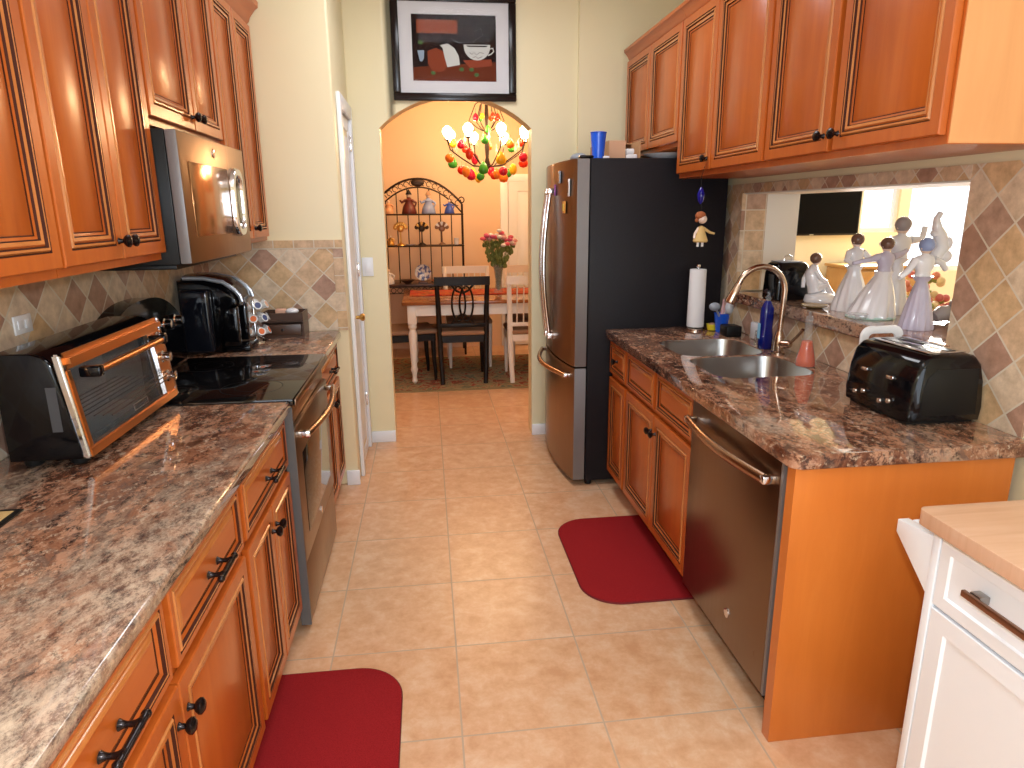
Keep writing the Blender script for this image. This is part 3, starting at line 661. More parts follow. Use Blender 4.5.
MB().lathe([(.015, .1905), (.015, .205), (.006, .207), (.006, .225), (.001, .226)], n=14).build('stopper', GLS, t)
# drops of orange; cutting board
mb = MB(); w_, h_ = .078, .238
O = rrect(0, h_-.06, w_, .06, .035); out = [(x, z) for x, z in O if z > h_-.06] + [(-w_, .0), (w_, .0)]
hol = rrect(0, h_-.048, w_-.028, .022, .018)
mb.slab(out, [hol], -.006, .006, 0, .003, 2); mb.move(Matrix.Rotation(R(90), 4, 'X'))
o = mb.build('cutting_board', [mat('white_poly', (.82, .82, .84), .35)], loc=(1.535, 2.10, ZC)); tag(o, 'white handled cutting board standing behind the black toaster', 'cutting board')

# toaster (long side faces the aisle)
t = thing('toaster', 'glossy black four-slice toaster at near end of right counter', 'toaster', (1.508, 1.895, ZC))
hx, L_ = .121, .158
def tprof(k=1.0, top=.212):
    return [(-hx*k, .012), (-hx*k-.004, .05), (-hx*k*.96, .13), (-hx*k*.84, top-.028), (-hx*k*.66, top-.006), (-hx*k*.45, top), (hx*k*.45, top), (hx*k*.66, top-.006), (hx*k*.84, top-.028), (hx*k*.96, .13), (hx*k+.004, .05), (hx*k, .012)]
lp = []
for y, k, tp in ((-L_, .90, .200), (-L_+.010, .97, .208), (-L_+.022, 1, .212), (L_-.022, 1, .212), (L_-.010, .97, .208), (L_, .90, .200)): lp.append([(x, y, z) for x, z in tprof(k, tp)])
MB().loft(lp).build('body', BLK, t, smooth=50)
MB().box(-hx*.88, hx*.88, -L_+.02, L_-.02, .0, .0115).build('foot_base', BLKM, t)
mt_ = MB().box(-.062, .062, -L_+.03, L_-.03, .2125, .2145, bev=.0009).build('top_plate', CHR, t)
for x in (-.040, .012):
    for y in (-.115, .005): MB().box(x, x+.028, y, y+.11, .2148, .2158).build('bread_slot', BLKM, mt_)
for y in (-.062, .060):
    MB().lathe([(.001, -.016), (.007, -.015), (.0085, -.010), (.005, -.004), (.005, .004)], (-hx-.002, y-.02, .060), 'x', 12).build('lever_knob', CHR, t)
    MB().lathe([(.001, -.016), (.007, -.015), (.0085, -.010), (.005, -.004), (.005, .004)], (-hx-.002, y+.02, .050), 'x', 12).build('dial', CHR, t)
    MB().box(-hx-.006, -hx+.006, y-.016, y+.016, .122, .134, bev=.004).build('lever', CHR, t)
MB().prism([(-.085, .03), (-.085, .10), (-.075, .145), (-.05, .170), (.085, .170), (.095, .03)], 'y', -L_-.003, -L_+.0005, bev=.001).build('side_panel', BLKM, t)

# ------------------------------------------------------------------ figurines on the sill
ZS_ = ZS+.0005
def lady(label, loc, h, dress=.30, dm=PORC, top=PORC, hair=HAIR, rz=0, pleat=12, arms=(), lean=0, basem=None, bun=True, hat=None, wide=1.0):
    t = thing('porcelain_figurine', label, 'figurine', loc, rz)
    loops = []; n = 48; hh = h
    for z, r in ((0, dress), (.03, dress*1.02), (.12, dress*.93), (.25, dress*.78), (.38, dress*.58), (.50, dress*.36), (.56, .105*1.0)):
        loops.append([((r*(1+.085*sin(pleat*2*pi*i/n)*(1-z/.60)))*hh*cos(2*pi*i/n)*wide*(1) + lean*z*hh, r*(1+.085*sin(pleat*2*pi*i/n)*(1-z/.60))*hh*sin(2*pi*i/n), z*hh) for i in range(n)])
    MB().loft(loops).build('skirt', dm, t, smooth=70)
    if basem: MB().lathe([(dress*hh*1.08, -.0), (dress*hh*1.1, .004), (dress*hh*1.0, .008), (.001, .008)], (0, 0, 0), 'z', 28).build('plinth', basem, t)
    lx = lean*.56*hh
    mb = MB().loft([[(lx+rx*hh*cos(2*pi*i/16), ry*hh*sin(2*pi*i/16), z*hh) for i in range(16)] for z, rx, ry in ((.555, .085, .07), (.60, .075, .06), (.66, .10, .075), (.72, .115, .07), (.76, .10, .06), (.785, .04, .035), (.81, .032, .032))])
    for pts in arms: mb.tube([(lx+p[0]*hh, p[1]*hh, p[2]*hh) for p in pts], [.042*hh, .034*hh, .026*hh, .02*hh][:len(pts)], 10)
    mb.build('torso', top, t, smooth=60)
    hd = MB().ball((lx, 0, .86*hh), (.062*hh, .066*hh, .075*hh), 0, 14, 10).ball((lx-.064*hh, -.02*hh, .85*hh), .012*hh, 0, 8, 5).build('head', SKIN, t)
    mb = MB().ball((lx-.006*hh, -.012*hh, .885*hh), (.078*hh, .078*hh, .076*hh), 0, 14, 9)
    if bun: mb.ball((lx+.065*hh, .03*hh, .90*hh), .035*hh, 0, 10, 7)
    mb.build('hair', hair, hd)
    return t
A1 = [[(-.10, 0, .73), (-.17, -.04, .64), (-.10, -.09, .58)], [(.10, 0, .73), (.18, -.03, .66), (.26, -.06, .62), (.34, -.07, .63)]]
lady('slender white porcelain lady second from left on the ledge, brown bun', (1.780, 2.66, ZS_), .335, .21, arms=A1, rz=R(10))
A2 = [[(-.10, 0, .73), (-.22, -.03, .70), (-.34, -.03, .68), (-.44, -.03, .66)], [(.10, 0, .73), (.20, 0, .76), (.28, .02, .80)]]
dn = lady('porcelain lady in wide pleated skirt dancing on a mint base, front of the pair', (1.748, 2.475, ZS_), .325, .255, arms=A2, top=PORB, lean=.20, pleat=11, basem=MINT)
lady('tall grey-haired porcelain dancing partner behind the wide pleated skirt', (1.895, 2.55, ZS_), .405, .125, arms=[[(-.10, 0, .73), (-.18, -.04, .72), (-.26, -.08, .70)], [(.10, 0, .73), (.22, 0, .74), (.24, 0, .86)]], hair=GREYH, rz=R(0), pleat=6, bun=False)
l3 = lady('lilac porcelain lady nearest the camera, blue hat and billowing white scarf', (1.735, 2.20, ZS_), .335, .155, dm=PORB, arms=[[(-.10, 0, .73), (-.2, -.03, .62), (-.30, -.05, .55)], [(.10, 0, .73), (.2, 0, .70), (.26, .0, .62)]], hair=PORBLUE, pleat=14)
MB().tube([(.01, .02, .235), (.05, .02, .245), (.075, .02, .285), (.062, .02, .325), (.045, .02, .355), (.040, .02, .385), (.052, .02, .405)], [.020, .024, .025, .022, .016, .011, .009], 12).ball((.085, .01, .255), (.022, .02, .022)).ball((.088, .01, .30), (.014, .016, .022)).ball((.045, .02, .335), (.02, .016, .014)).build('scarf', PORC, l3, smooth=60)
# seated boy
t = thing('seated_boy_figurine', 'small porcelain boy sitting beside the black box on the ledge', 'figurine', (1.772, 2.925, ZS_)); t.scale = (1.12, 1.12, 1.12)
MB().lathe([(.062, 0), (.066, .006), (.060, .030), (.035, .042), (.001, .044)], (.03, 0, 0), 'z', 24).build('rock_base', PORC, t, smooth=60)
mb = MB(); mb.tube([(0, 0, .045), (-.012, 0, .085), (-.018, 0, .125), (-.012, 0, .145), (-.010, 0, .155)], [.026, .024, .028, .016, .010], 12)
mb.tube([(0, -.01, .055), (.04, -.015, .075), (.055, -.015, .05), (.075, -.015, .028)], [.018, .015, .012, .010], 10).tube([(0, .012, .055), (.03, .02, .085), (.045, .02, .055), (.06, .02, .03)], [.018, .015, .012, .010], 10)
mb.tube([(-.018, -.022, .132), (.005, -.03, .10), (.035, -.022, .085)], [.011, .009, .008], 8).tube([(-.018, .022, .132), (-.035, .028, .095), (-.04, .02, .06)], [.011, .009, .008], 8)
mb.build('body', PORC, t, smooth=60)
hd = MB().ball((-.004, 0, .175), (.019, .018, .022)).build('head', SKIN, t); MB().ball((-.010, -.004, .181), (.023, .022, .022)).build('hair', HAIR, hd)
t = thing('flower_glass', 'tiny glass of pink and red flowers beside the seated boy figurine', 'vase', (1.90, 2.82, ZS_))
MB().lathe([(.012, 0), (.013, .003), (.016, .055), (.0145, .055), (.011, .004), (.001, .004)], n=14).build('glass', GLS, t)
PINK = mat('pink_petals', (.75, .12, .22), .6); LEAF = mat('green_leaf', (.06, .16, .04), .6); REDP = mat('red_petals', (.6, .02, .02), .6)
mb = MB()
for k in range(16): mb.ball((random.gauss(0, .018), random.gauss(0, .015), .085+random.gauss(0, .012)), .009, random.choice((0, 1, 2, 3)), 8, 5)
mb.build('flowers', [PINK, REDP, LEAF, PORC], t)
# black box
t = thing('countertop_speaker', 'glossy black rounded box on the ledge left of the figurines', 'speaker', (1.715, 3.08, ZS_))
MB().loft([[(x, y, z) for x, y in rrect(0, 0, hx_, hy_, .02)] for z, hx_, hy_ in ((0, .082, .07), (.004, .086, .074), (.12, .082, .07), (.165, .076, .062), (.175, .066, .052))]).build('housing', BLK, t, smooth=50)
MB().box(-.06, .05, -.05, .05, .1752, .181, bev=.003).build('lid', GREY, t)
MB().tube([(-.02, 0, .181), (-.018, 0, .20), (.0, 0, .21), (.018, 0, .20), (.02, 0, .181)], .003, 8).build('wire_handle', CHR, t)
t = thing('glass_bowl', 'small clear glass bowl on the ledge before the pleated lady', 'bowl', (1.645, 2.40, ZS_))
MB().lathe([(.02, 0), (.032, .010), (.036, .028), (.034, .028), (.030, .012), (.001, .004)], n=22).build('bowl', GLS, t)
t = thing('glass_dish', 'flat tan glass dish on the ledge before the slender lady', 'dish', (1.68, 2.76, ZS_))
MB().lathe([(.03, 0), (.055, .008), (.060, .014), (.056, .014), (.03, .004), (.001, .004)], n=26).build('dish', [mat('amber_glass', (.35, .25, .12), .05)], t)
t = thing('kitten_figurine', 'small grey porcelain animal lying behind the lilac lady on the ledge', 'figurine', (1.915, 2.30, ZS_))
mb = MB().tube([(-.03, 0, .022), (0, 0, .035), (.03, 0, .040), (.045, 0, .05)], [.020, .030, .028, .016], 12).ball((.048, 0, .070), (.020, .018, .018)).tube([(.05, -.012, .084), (.052, -.014, .096)], [.007, .001], 6).tube([(.05, .012, .084), (.052, .014, .096)], [.007, .001], 6)
mb.tube([(.03, -.014, .03), (.05, -.018, .008), (.062, -.018, .007)], [.009, .008, .007], 8).tube([(.03, .014, .03), (.05, .018, .008), (.062, .018, .007)], [.009, .008, .007], 8).tube([(-.045, 0, .02), (-.06, .02, .012), (-.04, .035, .008)], [.008, .007, .004], 8)
mb.build('body', [GREYH], t, smooth=60)

# ------------------------------------------------------------------ left counter things
t = thing('toaster_oven', 'copper-fronted black toaster oven on left granite countertop', 'toaster oven', (0, 0, ZC))
o0, o1, zb, zt = 1.735, 2.375, .025, .30
xb_, xf = XL+.088, -.890
P = [(xb_, zb), (xf, zb), (xf, zb+.02), (xf-.035, zt-.03), (xf-.055, zt-.008), (xf-.08, zt), (xb_, zt)]
mb = MB(); Q = P[:3] + [(xb_+.02, zb+.02), (xb_+.02, zt-.03)] + P[3:]
mb.prism(Q, 'y', o0+.012, o1-.012); mb.prism(P, 'y', o0, o0+.0119, bev=.004); mb.prism(P, 'y', o1-.0119, o1, bev=.004); mb.box(xb_+.02, xf-.037, o1-.13, o1-.0125, zb+.02, zt-.031); mb.build('housing', [BLK], t)
MB().box(xb_+.021, xf-.036, o0+.0125, o1-.131, zb+.0205, zt-.0305, skip=('r',)).build('liner', [STEEL], t)
def tilt(z): return xf - .035*(z-zb)/(zt-zb)     # front face x at height z
def fbox(mb, y0, y1, z0, z1, th, off=.0008, m=0, bev=.003):
    a, b = tilt(z0)+off, tilt(z1)+off
    v = [(a, y0, z0), (a+th, y0, z0), (a+th, y1, z0), (a, y1, z0), (b, y0, z1), (b+th, y0, z1), (b+th, y1, z1), (b, y1, z1)]
    vv = [mb.bm.verts.new(p) for p in v]; fs = [mb._f([vv[i] for i in q], m) for q in ((3, 2, 1, 0), (4, 5, 6, 7), (0, 1, 5, 4), (1, 2, 6, 5), (2, 3, 7, 6), (3, 0, 4, 7))]
    if bev: bmesh.ops.bevel(mb.bm, geom=list({e for f in fs for e in f.edges}), offset=bev, segments=2, affect='EDGES', clamp_overlap=True)
    return mb
fr = MB(); fbox(fr, o0+.012, o1-.012, zb, zb+.026, .020); fbox(fr, o0+.012, o0+.034, zb+.0265, zt-.046, .020); fbox(fr, o1-.115, o1-.012, zb+.0265, zt-.046, .0185, m=0); fbox(fr, o0+.012, o1-.012, zt-.0455, zt-.004, .030, bev=.013)
fr.build('front_frame', [COPP], t)
ed = MB(); fbox(ed, o0-.0, o0+.0115, zb, zt-.004, .019, bev=.005); ed.build('side_rail', [CHR], t); ed = MB(); fbox(ed, o1-.0115, o1, zb, zt-.004, .019, bev=.005); ed.build('side_rail', [CHR], t)
dd = MB(); fbox(dd, o0+.035, o1-.118, zb+.027, zt-.047, .004, off=.014, bev=0); gl = dd.build('glass_door', [mat('oven_door_glass', (.06, .07, .08), .03, 0, Alpha=.30)], t)
mb = MB(); fbox(mb, o1-.122, o1-.1165, zb+.033, zt-.055, .008, off=.0225, bev=0); fbox(mb, o1-.135, o1-.123, zb+.033, zt-.055, .003, off=.0215, bev=0); mb.build('door_edge', [CHR], gl)
mb = MB()
for (ya_, yb2, za, zb2) in ((2.03, 2.13, zb+.040, zb+.042), (2.03, 2.13, zb+.058, zb+.060), (2.03, 2.033, zb+.0422, zb+.0578), (2.127, 2.13, zb+.0422, zb+.0578)): fbox(mb, ya_, yb2, za, zb2, .0012, off=.0208, bev=0)
mb.build('badge_outline', [STEEL], gl)
mb = MB(); zh = zt-.062
mb.tube([(tilt(zh)+.062, o0+.085, zh), (tilt(zh)+.062, o1-.125, zh)], .0095, 12); mb.build('handle', COPP, gl)
for y in (o0+.075, o1-.118): MB().box(tilt(zh)+.021, tilt(zh)+.074, y-.014, y+.014, zh-.014, zh+.014, bev=.005).build('handle_bracket', BLK, gl)
mb = MB()
for zr in (zb+.10,):
    for k in range(9): mb.tube([(xb_+.06+.022*k, o0+.05, zr), (xb_+.06+.022*k, o1-.14, zr)], .0018, 6)
mb.build('wire_rack', IRON, t)
for k, z in enumerate((.235, .170, .105)): MB().lathe([(.020, 0), (.020, .006), (.016, .010), (.015, .030), (.001, .032)], (tilt(z)+.0196, o1-.062, z), 'x', 18).build('control_knob', CHR, t)
for y in (o0+.05, o1-.05):
    for x in (xf-.03, xb_+.03): MB().lathe([(.018, 0), (.022, .004), (.024, .0248)], (x, y, 0), 'z', 14).build('foot', BLKM, t)
MB().box(xf-.058, xf-.034, o0-.0015, o0-.0004, .10, .215).build('clear_sticker', [mat('grey_sticker', (.07, .07, .075), .4, 0, Specular_IOR_Level=.2)], t)

t = thing('coffee_maker', 'black pod coffee maker with silver lid band on left counter', 'coffee maker', (-.995, 3.30, ZC))
def fr_(x): return x
side = [(-.13, 0), (.135, 0), (.135, .012), (.045, .020), (.040, .05), (.040, .16), (.13, .19), (.135, .235), (.10, .285), (.03, .325), (-.05, .335), (-.13, .33)]
MB().prism([(-.13, 0), (.045, 0), (.045, .20), (.13, .215), (.135, .24), (.115, .275), (.06, .315), (-.02, .335), (-.13, .335)], 'y', -.105, .105, bev=.018, seg=3).build('body', BLK, t, smooth=50)
MB().box(.046, .16, -.085, .085, 0, .030, bev=.008).build('drip_tray', BLK, t)
MB().box(.046, .12, -.10, -.060, .031, .214, bev=.008).build('front_pillar', BLK, t); MB().box(.046, .12, .060, .10, .031, .214, bev=.008).build('front_pillar', BLK, t)
pts = [(.145, 0, .235), (.138, 0, .262), (.118, 0, .288), (.07, 0, .325), (-.01, 0, .343), (-.10, 0, .345)]
SILV = mat('silver_plastic', (.42, .44, .48), .25, .6)
for y in (-.100, .100): MB().tube([(x+.002, y, z+.002) for x, _, z in pts], .010, 8, flat=(.8, 1)).build('lid_band', SILV, t)
MB().loft([[(x-.004, y, z+.004+(.010 if abs(y) < .05 else .004)) for y in (-.09, -.04, .04, .09)]+[(x-.02, .09, z-.02), (x-.02, -.09, z-.02)] for x, _, z in pts]).build('lid', BLK, t)
MB().box(-.11, .02, -.16, -.1055, .012, .30, bev=.015, seg=3).build('water_tank', [mat('smoke_tank', (.008, .009, .014), .05, 0, Specular_IOR_Level=.35)], t)

t = thing('pod_carousel', 'wire carousel of coffee pods right of the coffee maker', 'pod rack', (-.872, 3.485, ZC))
mb = MB().lathe([(.06, 0), (.06, .006), (.01, .010), (.006, .20), (.001, .22)], n=20)
for k in range(3):
    for i in range(7):
        a = 2*pi*i/7; mb.tube([(0.006*cos(a), 0.006*sin(a), .045+.065*k-.012), (.040*cos(a), .040*sin(a), .045+.065*k-.03)], .0015, 5)
mb.build('stand', CHR, t)
pm = [mat('pod_white', (.78, .78, .78), .4), mat('pod_orange', (.75, .16, .04), .5), mat('pod_navy', (.05, .08, .2), .5), mat('pod_peach', (.75, .45, .3), .5)]
PODS = []
for k in range(3):
    for i in range(7):
        a = 2*pi*i/7 + .4*k; z = .045+.065*k
        p = thing('coffee_pod', 'small coffee pod held in the wire carousel beside the coffee maker', 'coffee pod', (-.872+.036*cos(a), 3.485+.036*sin(a), ZC+z), a, 'coffee pods in the wire carousel')
        cup = MB().lathe([(.013, 0), (.018, .030), (.021, .031), (.021, .034), (.001, .034)], (0, 0, 0), 'x', 14).build('cup', pm[0], p)
        cup.rotation_euler = (0, R(-25), 0)
        MB().lathe([(.015, .0342), (.015, .0352), (.001, .0352)], (0, 0, 0), 'x', 14).build('foil_lid', pm[1 + (i+k) % 3], cup)
t = thing('tea_box', 'dark wooden two-tier box on far left counter against pantry wall', 'box', (-.745, 3.64, ZC))
DW = mat('dark_walnut', (.07, .032, .018), .35)
mb = MB().box(-.115, .095, -.075, .075, 0, .012).box(.085, .095, -.075, .075, .012, .078).box(-.115, -.105, -.075, .075, .012, .078).box(-.105, .085, .065, .075, .012, .078).box(-.115, .095, -.075, .075, .080, .090).box(-.115, .095, -.08, -.074, .092, .128).box(-.115, .095, .068, .075, .092, .128).box(.088, .095, -.073, .067, .092, .128).box(-.115, -.108, -.073, .067, .092, .128); mb.build('case', DW, t)
dr2 = MB().box(-.103, .083, -.080, -.066, .013, .070, bev=.002).build('drawer', DW, t)
MB().lathe([(.004, 0), (.007, -.008), (.001, -.010)], (-.01, -.080, .042), 'y', 10).build('knob', BR, dr2)
tag(MB().ball((-.715, 3.635, ZC+.128), (.035, .03, .018)).build('tea_packets', [PORC]), 'pale packet sticking up from the dark wooden box', 'packet')
tag(MB().box(-.80, -.745, 3.62, 3.66, ZC+.095, ZC+.142, bev=.008).build('sugar_packets', [mat('peach_packet', (.7, .4, .28), .6)]), 'peach packet in the left side of the dark wooden box', 'packet')
t = thing('soap_scrap', 'small round silver spoon rest before the cooktop', 'spoon rest', (-.683, 2.285, ZC))
bpy.data.objects.remove(t)
# placemat corner at left photo edge
t = thing('trivet', 'tan mat with dark rim at left edge of granite countertop', 'mat', (-.985, 1.40, ZC), R(0))
MB().box(-.085, .085, -.085, .085, 0, .005, bev=.001).build('rim', BLKM, t); MB().box(-.072, .072, -.072, .072, .0052, .0062).build('inlay', [mat('tan_mat', (.55, .38, .16), .6)], t)

# ------------------------------------------------------------------ kitchen rugs
def rug(label, x0, x1, y0, y1, aisle):
    r = .16; P = []
    if aisle < 0: cs = [((x0+r, y0+r), 180), ((x1, y0), None), ((x1, y1), None), ((x0+r, y1-r), 90)]
    else: cs = [((x0, y0), None), ((x1-r, y0+r), 270), ((x1-r, y1-r), 0), ((x0, y1), None)]
    for (cx, cy), a0 in cs:
        if a0 is None: P.append((cx, cy))
        else:
            for i in range(13):
                a = R(a0+90*i/12); P.append((cx+r*cos(a), cy+r*sin(a)))
    t = thing('kitchen_mat', label, 'rug', ((x0+x1)/2, (y0+y1)/2, .0005))
    Q = [(x-(x0+x1)/2, y-(y0+y1)/2) for x, y in P]
    MB().slab([(x*.985, y*.988) for x, y in Q], [], .0, .010, 0, .002, 2).build('pile', REDC, t)
    MB().slab(Q, [[(x*.986, y*.989) for x, y in Q]], .0, .008, 0, .002, 2).build('binding', REDE, t)
rug('red half-round mat on tile floor before the sink cabinet', .585, 1.04, 2.335, 3.112, -1)
rug('red half-round mat on tile floor before the left base cabinets', -.58, -.135, 1.30, 2.072, 1)

# ------------------------------------------------------------------ cart at right
t = thing('kitchen_cart', 'white kitchen cart with butcher block top at right edge', 'cart', (0, 0, 0))
cx0, cx1, cy0, cy1 = 1.100, 1.62, .45, 1.245
MB().slab(rrect((1.062+cx1)/2, (.40+1.262)/2, (cx1-1.062)/2, (1.262-.40)/2, .02, 4), [], .862, .898, 0, .006, 3).build('butcher_block_top', BUTCH, t, smooth=50)
MB().box(cx0+.02, cx1, cy0, cy1, .06, .861, bev=.003).build('body', CARTW, t)
for y in (cy1-.022, cy0): MB().box(cx0-.002, cx0+.0195, y, y+.022, .06, .861, bev=.003).build('corner_post', CARTW, t)
ca = lambda mb: mb.move(Matrix(((0, 1, 0, cx0), (-1, 0, 0, 0), (0, 0, 1, 0), (0, 0, 0, 1))))
PCa = [(0, .018, 0), (0, .002, 0), (.002, 0, 0), (.045, 0, 0), (.050, .006, 0), (.060, .007, 0)]
PCd = [(0, .018, 0), (0, .002, 0), (.002, 0, 0), (.030, 0, 0), (.034, .005, 0), (.042, .006, 0)]
yd0, yd1 = cy0+.024, cy1-.024
o = ca(MB().panel(-yd1, -yd0, .678, .842, 0, PCd)).build('drawer', CARTW, t, smooth=30)
MB().box(cx0-.034, cx0-.024, .60, 1.115, .766, .780, bev=.002).build('handle', [mat('bronze_bar', (.30, .16, .10), .3, .9)], o)
for y in (.64, 1.090): MB().box(cx0-.0235, cx0-.0003, y-.014, y+.014, .764, .782, bev=.002).build('handle_bracket', STEEL, o)
ymd = (yd0+yd1)/2
for a, b in ((yd0, ymd-.002), (ymd+.002, yd1)): ca(MB().panel(-b, -a, .08, .670, 0, PCa)).build('door', CARTW, t, smooth=30)
for x in (cx0+.03, cx1-.06):
    for y in (cy0+.01, cy1-.05): MB().box(x, x+.035, y, y+.035, 0, .0598, bev=.003).build('foot', CARTW, t)
BP = [(1.246, .69), (1.246, .830), (1.362, .818), (1.362, .786)]
MB().prism(BP, 'x', 1.1005, 1.130, bev=.002)  .box(1.131, 1.584, 1.332, 1.352, .80, .820, bev=.003).prism(BP, 'x', 1.585, 1.605, bev=.002).build('towel_rack', CARTW, t)

# ------------------------------------------------------------------ picture above the arch
t = thing('framed_picture', 'large black-framed kitchen still life above the arch', 'picture', (.214, YB-.002, 2.205))
W2, H2 = .378, .60
mb = MB()
for (x0, x1, z0, z1) in ((-W2, W2, 0, .045), (-W2, W2, H2-.045, H2), (-W2, -W2+.045, .0455, H2-.0455), (W2-.045, W2, .0455, H2-.0455)): mb.box(x0, x1, -.030, 0, z0, z1, bev=.006)
mb.build('frame', [mat('black_lacquer_frame', (.010, .005, .005), .2, 0, Specular_IOR_Level=.3)], t)
MB().box(-W2+.046, W2-.046, -.014, -.004, .046, H2-.046).build('mat_board', [mat('mat_board', (.70, .70, .74), .6)], t)
zi0, zi1, xi = .115, .485, .255
pm_ = mat('painting_ground', (.04, .02, .018), .7, 0, Specular_IOR_Level=.05)
Lk(pm_, ramp(pm_, noise(pm_, coords(pm_), 9, 5, .6, 1), [(.35, (.012, .007, .008)), (.6, (.028, .014, .012)), (.8, (.06, .024, .012))]), base(pm_).inputs['Base Color'])
art = MB().box(-xi, xi, -.0155, -.0142, zi0, zi1).build('painting', pm_, t)
def flat(name, poly, m, y=-.0162): MB().prism([(x, z) for x, z in poly], 'y', y, y+.0006).build(name, m, art)
zz = lambda v: zi1 - v*(zi1-zi0); xx = lambda u: -xi + u*2*xi
flat('orange_banner', [(xx(.06), zz(.08)), (xx(.54), zz(.08)), (xx(.54), zz(.28)), (xx(.06), zz(.28))], mat('paint_orange', (.30, .07, .025), .7, 0, Specular_IOR_Level=.05))
flat('brown_tabletop', [(xx(.0), zz(.80)), (xx(.35), zz(.76)), (xx(1), zz(.70)), (xx(1), zz(1)), (xx(0), zz(1))], mat('paint_rust', (.14, .032, .014), .7, 0, Specular_IOR_Level=.05))
flat('copper_pot', [(xx(.18), zz(.55)), (xx(.28), zz(.50)), (xx(.38), zz(.56)), (xx(.42), zz(.75)), (xx(.36), zz(.86)), (xx(.24), zz(.86)), (xx(.18), zz(.74))], mat('paint_copper', (.25, .055, .025), .7, 0, Specular_IOR_Level=.05), -.0168)
wp = mat('paint_white', (.62, .64, .62), .7, 0, Specular_IOR_Level=.05)
flat('white_cloth', [(xx(.33), zz(.46)), (xx(.42), zz(.43)), (xx(.50), zz(.50)), (xx(.55), zz(.62)), (xx(.56), zz(.75)), (xx(.41), zz(.79)), (xx(.38), zz(.64)), (xx(.36), zz(.50))], wp, -.0174)
cup = [(xx(.61), zz(.44))] + [(xx(.77+.16*cos(R(a))), zz(.46+.22*sin(R(a)))) for a in range(165, 14, -15)] + [(xx(.93), zz(.44))]
flat('coffee_cup', cup, wp, -.0174)
flat('coffee', [(xx(.64), zz(.455)), (xx(.90), zz(.455)), (xx(.88), zz(.475)), (xx(.66), zz(.475))], pm_, -.0180)
MB().tube([(xx(.93), -.0170, zz(.50)), (xx(.96), -.0170, zz(.49)), (xx(.97), -.0170, zz(.54)), (xx(.94), -.0170, zz(.58)), (xx(.90), -.0170, zz(.60))], .004, 6).build('cup_handle', wp, art)
MB().tube([(xx(.68), -.0182, zz(.56)), (xx(.71), -.0182, zz(.59)), (xx(.73), -.0182, zz(.55)), (xx(.76), -.0182, zz(.60)), (xx(.80), -.0182, zz(.56)), (xx(.85), -.0182, zz(.57))], .0012, 5).tube([(xx(.72), -.0182, zz(.64)), (xx(.75), -.0182, zz(.62)), (xx(.78), -.0182, zz(.65)), (xx(.83), -.0182, zz(.62))], .0012, 5).build('scribble', pm_, art)
flat('blue_creamer', [(xx(.06), zz(.54)), (xx(.14), zz(.54)), (xx(.135), zz(.66)), (xx(.11), zz(.71)), (xx(.085), zz(.70))], mat('paint_blue', (.30, .38, .50), .7, 0, Specular_IOR_Level=.05), -.0168)
flat('orange_cloth', [(xx(.60), zz(.68)), (xx(.94), zz(.66)), (xx(.95), zz(.76)), (xx(.68), zz(.80))], mat('paint_red', (.28, .06, .03), .7, 0, Specular_IOR_Level=.05), -.0168)
mb = MB().tube([(xx(.46), -.0165, zz(.36)), (xx(.55), -.0165, zz(.42)), (xx(.72), -.0165, zz(.40)), (xx(.84), -.0165, zz(.30)), (xx(.82), -.0165, zz(.20)), (xx(.74), -.0165, zz(.24))], .0022, 6); mb.build('steam', [mat('paint_grey', (.10, .09, .11), .7, 0, Specular_IOR_Level=.05)], art)
mb = MB()
for u, v in ((.58, .82), (.24, .88), (.70, .82), (.10, .42), (.76, .9)): mb.ball((xx(u), -.0160, zz(v)), (.016, .0016, .012), 0, 10, 6)
mb.build('green_leaves', [mat('paint_green', (.08, .14, .05), .7, 0, Specular_IOR_Level=.05)], art)
MB().box(-W2+.046, W2-.046, -.0225, -.021, .046, H2-.046).build('glazing', [mat('picture_glass', (.02, .02, .02), .02, 0, Alpha=.04)], t)

# ------------------------------------------------------------------ dining room
wallbox('wall_dining_far', -2.6, 1.95+.0, 7.8, 7.92, 0, HC, m=DWALL)
wallbox('wall_dining_left', -2.72, -2.6, 4.65, 7.92, 0, HC, m=DWALL)
wallbox('wall_dining_right', 1.95, 2.07, 4.65, 7.92, 0, HC, m=DWALL)
wallbox('wall_dining_near', -2.6, -1.05, 4.5, 4.65, 0, HC, m=DWALL)
dr = struct('door_2', MB().panel(.93, 1.75, .01, 1.86, 7.765, [(0, .03, 0), (0, .002, 0), (.002, 0, 0), (.10, 0, 0), (.105, .010, 0), (.13, .010, 0), (.15, .003, 0)]), WHITE)
struct('trim_dining_door', MB().box(.84, .925, 7.775, 7.799, 0, 1.94, bev=.004).box(1.755, 1.84, 7.775, 7.799, 0, 1.94, bev=.004).box(.926, 1.754, 7.775, 7.799, 1.862, 1.94, bev=.004), WHITE)
t = thing('dining_rug', 'patterned red and olive rug under dining table', 'rug', (.5, 6.50, 0))
MB().slab(rrect(0, 0, 1.35, .71, .01, 2), [], .0005, .008, 0, 0).build('edge_band', RUGE, t, smooth=0)
MB().box(-1.28, 1.28, -.67, .67, .0082, .0110).build('patterned_field', RUG, t)
